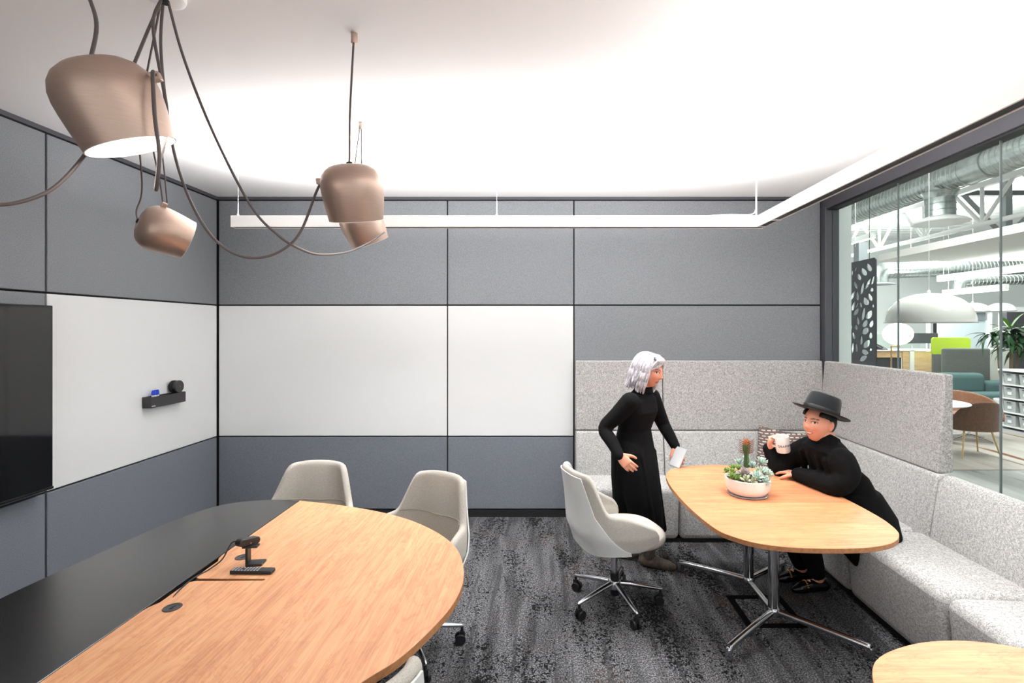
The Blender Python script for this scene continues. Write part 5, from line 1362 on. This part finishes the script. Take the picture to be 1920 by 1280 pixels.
suc_g = mat('sedum_green', (150, 178, 92), rough=0.45, noise=(30, (104, 138, 66), 0.25, 2))
suc_w = mat('pale_rosette', (202, 208, 180), rough=0.5, noise=(30, (164, 176, 140), 0.25, 2))
suc_p = mat('mauve_rosette', (178, 164, 158), rough=0.5, noise=(30, (140, 126, 124), 0.25, 2))
def petal_mesh(L, w, th, name, m):
    mb = MB(); rings = []
    for i in range(7):
        t = i / 6; ww = w * (0.35 + 0.65 * math.sin(PI * (0.10 + 0.72 * t))) if i < 6 else 0.0008; tt = th * (1 - 0.7 * t) if i < 6 else 0.0006
        z = 0.30 * L * t * t
        rings.append([(L * t, -ww, z + 0.002), (L * t, 0, z - tt), (L * t, ww, z + 0.002), (L * t, 0, z + tt * 0.25)])
    me_ = mb.loft(rings).mesh(name)
    for q in me_.polygons: q.use_smooth = True
    me_.materials.append(m); return me_
pm = {k: petal_mesh(L, w, th, 'petal', m) for k, L, w, th, m in (('b', 0.046, 0.0115, 0.006, suc_b), ('w', 0.042, 0.0095, 0.005, suc_w), ('g', 0.034, 0.0085, 0.006, suc_g), ('p', 0.044, 0.013, 0.006, suc_p))}
def rosette(x, y, z, kind, s, n_, tilt, az):
    e = bpy.data.objects.new('rosette', None); COL.objects.link(e); e.parent = pb; e.location = (x, y, z); e.rotation_euler = Euler((0, tilt, az)).to_matrix().to_euler()
    q = Matrix.Rotation(az, 4, 'Z') @ Matrix.Rotation(tilt, 4, 'Y'); e.rotation_euler = q.to_euler()
    for k in range(n_):
        o = bpy.data.objects.new('petal', pm[kind]); COL.objects.link(o); o.parent = e
        u = k / n_; el = R(12 + 62 * u); sc_ = s * (1.0 - 0.5 * u)
        o.rotation_euler = (0, -el, k * 2.39996); o.scale = (sc_, sc_, sc_); o.location = (0, 0, 0.010 * s * u)
for a in ((0.085, -0.030, 0.128, 'b', 1.15, 20, R(25), R(-20)), (0.100, 0.045, 0.168, 'b', 1.1, 20, R(20), R(20)), (0.040, 0.030, 0.150, 'b', 1.0, 18, R(10), R(60)), (0.020, -0.075, 0.118, 'b', 1.05, 18, R(35), R(-80)),
          (0.060, -0.090, 0.105, 'b', 0.9, 16, R(60), R(-70)), (-0.020, 0.075, 0.160, 'b', 0.85, 16, R(10), R(90)), (0.030, 0.09, 0.175, 'b', 0.85, 16, R(10), R(60)), (0.118, -0.005, 0.115, 'b', 0.9, 16, R(55), R(0)),
          (-0.045, -0.085, 0.106, 'w', 1.0, 14, R(45), R(-110)), (-0.010, -0.095, 0.105, 'w', 0.9, 14, R(60), R(-95)), (0.050, -0.03, 0.135, 'w', 0.95, 14, R(15), R(-60)), (-0.030, -0.025, 0.120, 'p', 1.25, 14, R(15), R(-100)),
          (-0.085, 0.0, 0.125, 'g', 1.0, 16, R(20), R(180)), (-0.100, -0.045, 0.115, 'g', 1.0, 16, R(45), R(200)), (-0.065, 0.05, 0.135, 'g', 1.0, 16, R(10), R(120)), (-0.105, 0.03, 0.125, 'g', 0.95, 14, R(40), R(170)), (-0.075, -0.06, 0.110, 'g', 0.9, 14, R(50), R(220)),
          (-0.045, 0.02, 0.140, 'g', 1.0, 14, R(10), R(90))): rosette(*a)
# tall cactus: ribbed column widening into an orange-brown crest
rings = []
for i in range(26):
    t = i / 25; z = 0.09 + 0.235 * t
    rr = 0.0125 + 0.002 * math.sin(t * 7) if t < 0.62 else 0.0125 + 0.006 * math.sin(PI * (t - 0.62) / 0.38) - 0.006 * ((t - 0.62) / 0.38) ** 2
    if i == 25: rr = 0.003
    rings.append([(0.006 + rr * (1 + 0.28 * math.cos(4 * 2 * PI * k / 24)) * math.cos(2 * PI * k / 24) * (1 if t < 0.6 else 1.1), 0.03 + rr * (1 + 0.28 * math.cos(4 * 2 * PI * k / 24)) * math.sin(2 * PI * k / 24), z) for k in range(24)])
cac = mat('cactus_green', (78, 104, 58), rough=0.6, noise=(60, (58, 82, 44), 0.25, 2))
cc = MB().loft(rings[:22]).build('cactus_stem', cac, pb)
MB().loft(rings[21:]).build('cactus_tip', mat('cactus_rust', (164, 96, 44), rough=0.6, noise=(60, (120, 70, 40), 0.25, 2)), pb)
spn = mat('cactus_spine', (120, 72, 52), rough=0.6)
sme = MB().tube([(0, 0, 0), (0.017, 0, 0.006), (0.028, 0, 0.018)], [0.0032, 0.0026, 0.0008], 5).mesh('spine'); sme.materials.append(spn)
for k in range(7):
    for s_ in range(4):
        o = bpy.data.objects.new('spine', sme); COL.objects.link(o); o.parent = cc
        a = PI / 2 * s_; o.location = (0.006 + 0.018 * math.cos(a), 0.03 + 0.018 * math.sin(a), 0.235 + 0.0115 * k); o.rotation_euler = (0, 0, a)
# woven cushion
def cushion_mat():
    m = bpy.data.materials.new('woven_check'); m.use_nodes = True
    nt = m.node_tree; b = nt.nodes['Principled BSDF']; tc = nt.nodes.new('ShaderNodeTexCoord'); v = tc.outputs['Object']
    br_ = nt.nodes.new('ShaderNodeTexBrick'); br_.inputs['Scale'].default_value = 1.0
    mp = nt.nodes.new('ShaderNodeMapping'); mp.inputs['Scale'].default_value = (14, 14, 14); mp.inputs['Rotation'].default_value = (PI / 2, 0, 0)
    nt.links.new(v, mp.inputs['Vector']); nt.links.new(mp.outputs['Vector'], br_.inputs['Vector'])
    br_.inputs['Color1'].default_value = rgb(228, 222, 212); br_.inputs['Color2'].default_value = rgb(206, 198, 188); br_.inputs['Mortar'].default_value = rgb(112, 94, 88)
    br_.inputs['Mortar Size'].default_value = 0.11; br_.inputs['Brick Width'].default_value = 0.62; br_.inputs['Row Height'].default_value = 0.32
    nt.links.new(br_.outputs['Color'], b.inputs['Base Color']); b.inputs['Roughness'].default_value = 0.95
    return m
cs = thing('cushion', 'brown and cream woven check cushion leaning in the booth corner', 'cushion', (2.0, 4.27, 0.455), R(-14))
v = []; f = []; N_ = 18
for side in (1, -1):
    for i in range(N_ + 1):
        for j in range(N_ + 1):
            u, w_ = -1 + 2 * i / N_, -1 + 2 * j / N_
            th = 0.062 * ((1 - u ** 4) * (1 - w_ ** 4)) ** 0.5
            pin = 1 - 0.06 * (1 - abs(w_)) ; pin2 = 1 - 0.06 * (1 - abs(u))
            v.append((0.20 * u * pin, side * th, 0.20 + 0.20 * w_ * pin2))
n1 = (N_ + 1) ** 2
for k in range(2):
    for i in range(N_):
        for j in range(N_):
            a = k * n1 + i * (N_ + 1) + j; f.append((a, a + 1, a + N_ + 2, a + N_ + 1))
cm = MB().add(v, f, Matrix.Translation((0, 0.04, 0)) @ Matrix.Rotation(R(-16), 4, 'X') @ Matrix.Rotation(R(8), 4, 'Y'))
cme = cm.build('cushion_cover', cushion_mat(), cs)
bm = bmesh.new(); bm.from_mesh(cme.data); bmesh.ops.remove_doubles(bm, verts=bm.verts, dist=0.0006); bmesh.ops.recalc_face_normals(bm, faces=bm.faces); bm.to_mesh(cme.data); bm.free()
MB().tube([(-0.008, -0.06, 0.30), (-0.03, -0.065, 0.27)], 0.002, 5).build('care_tag', white_metal, cs)
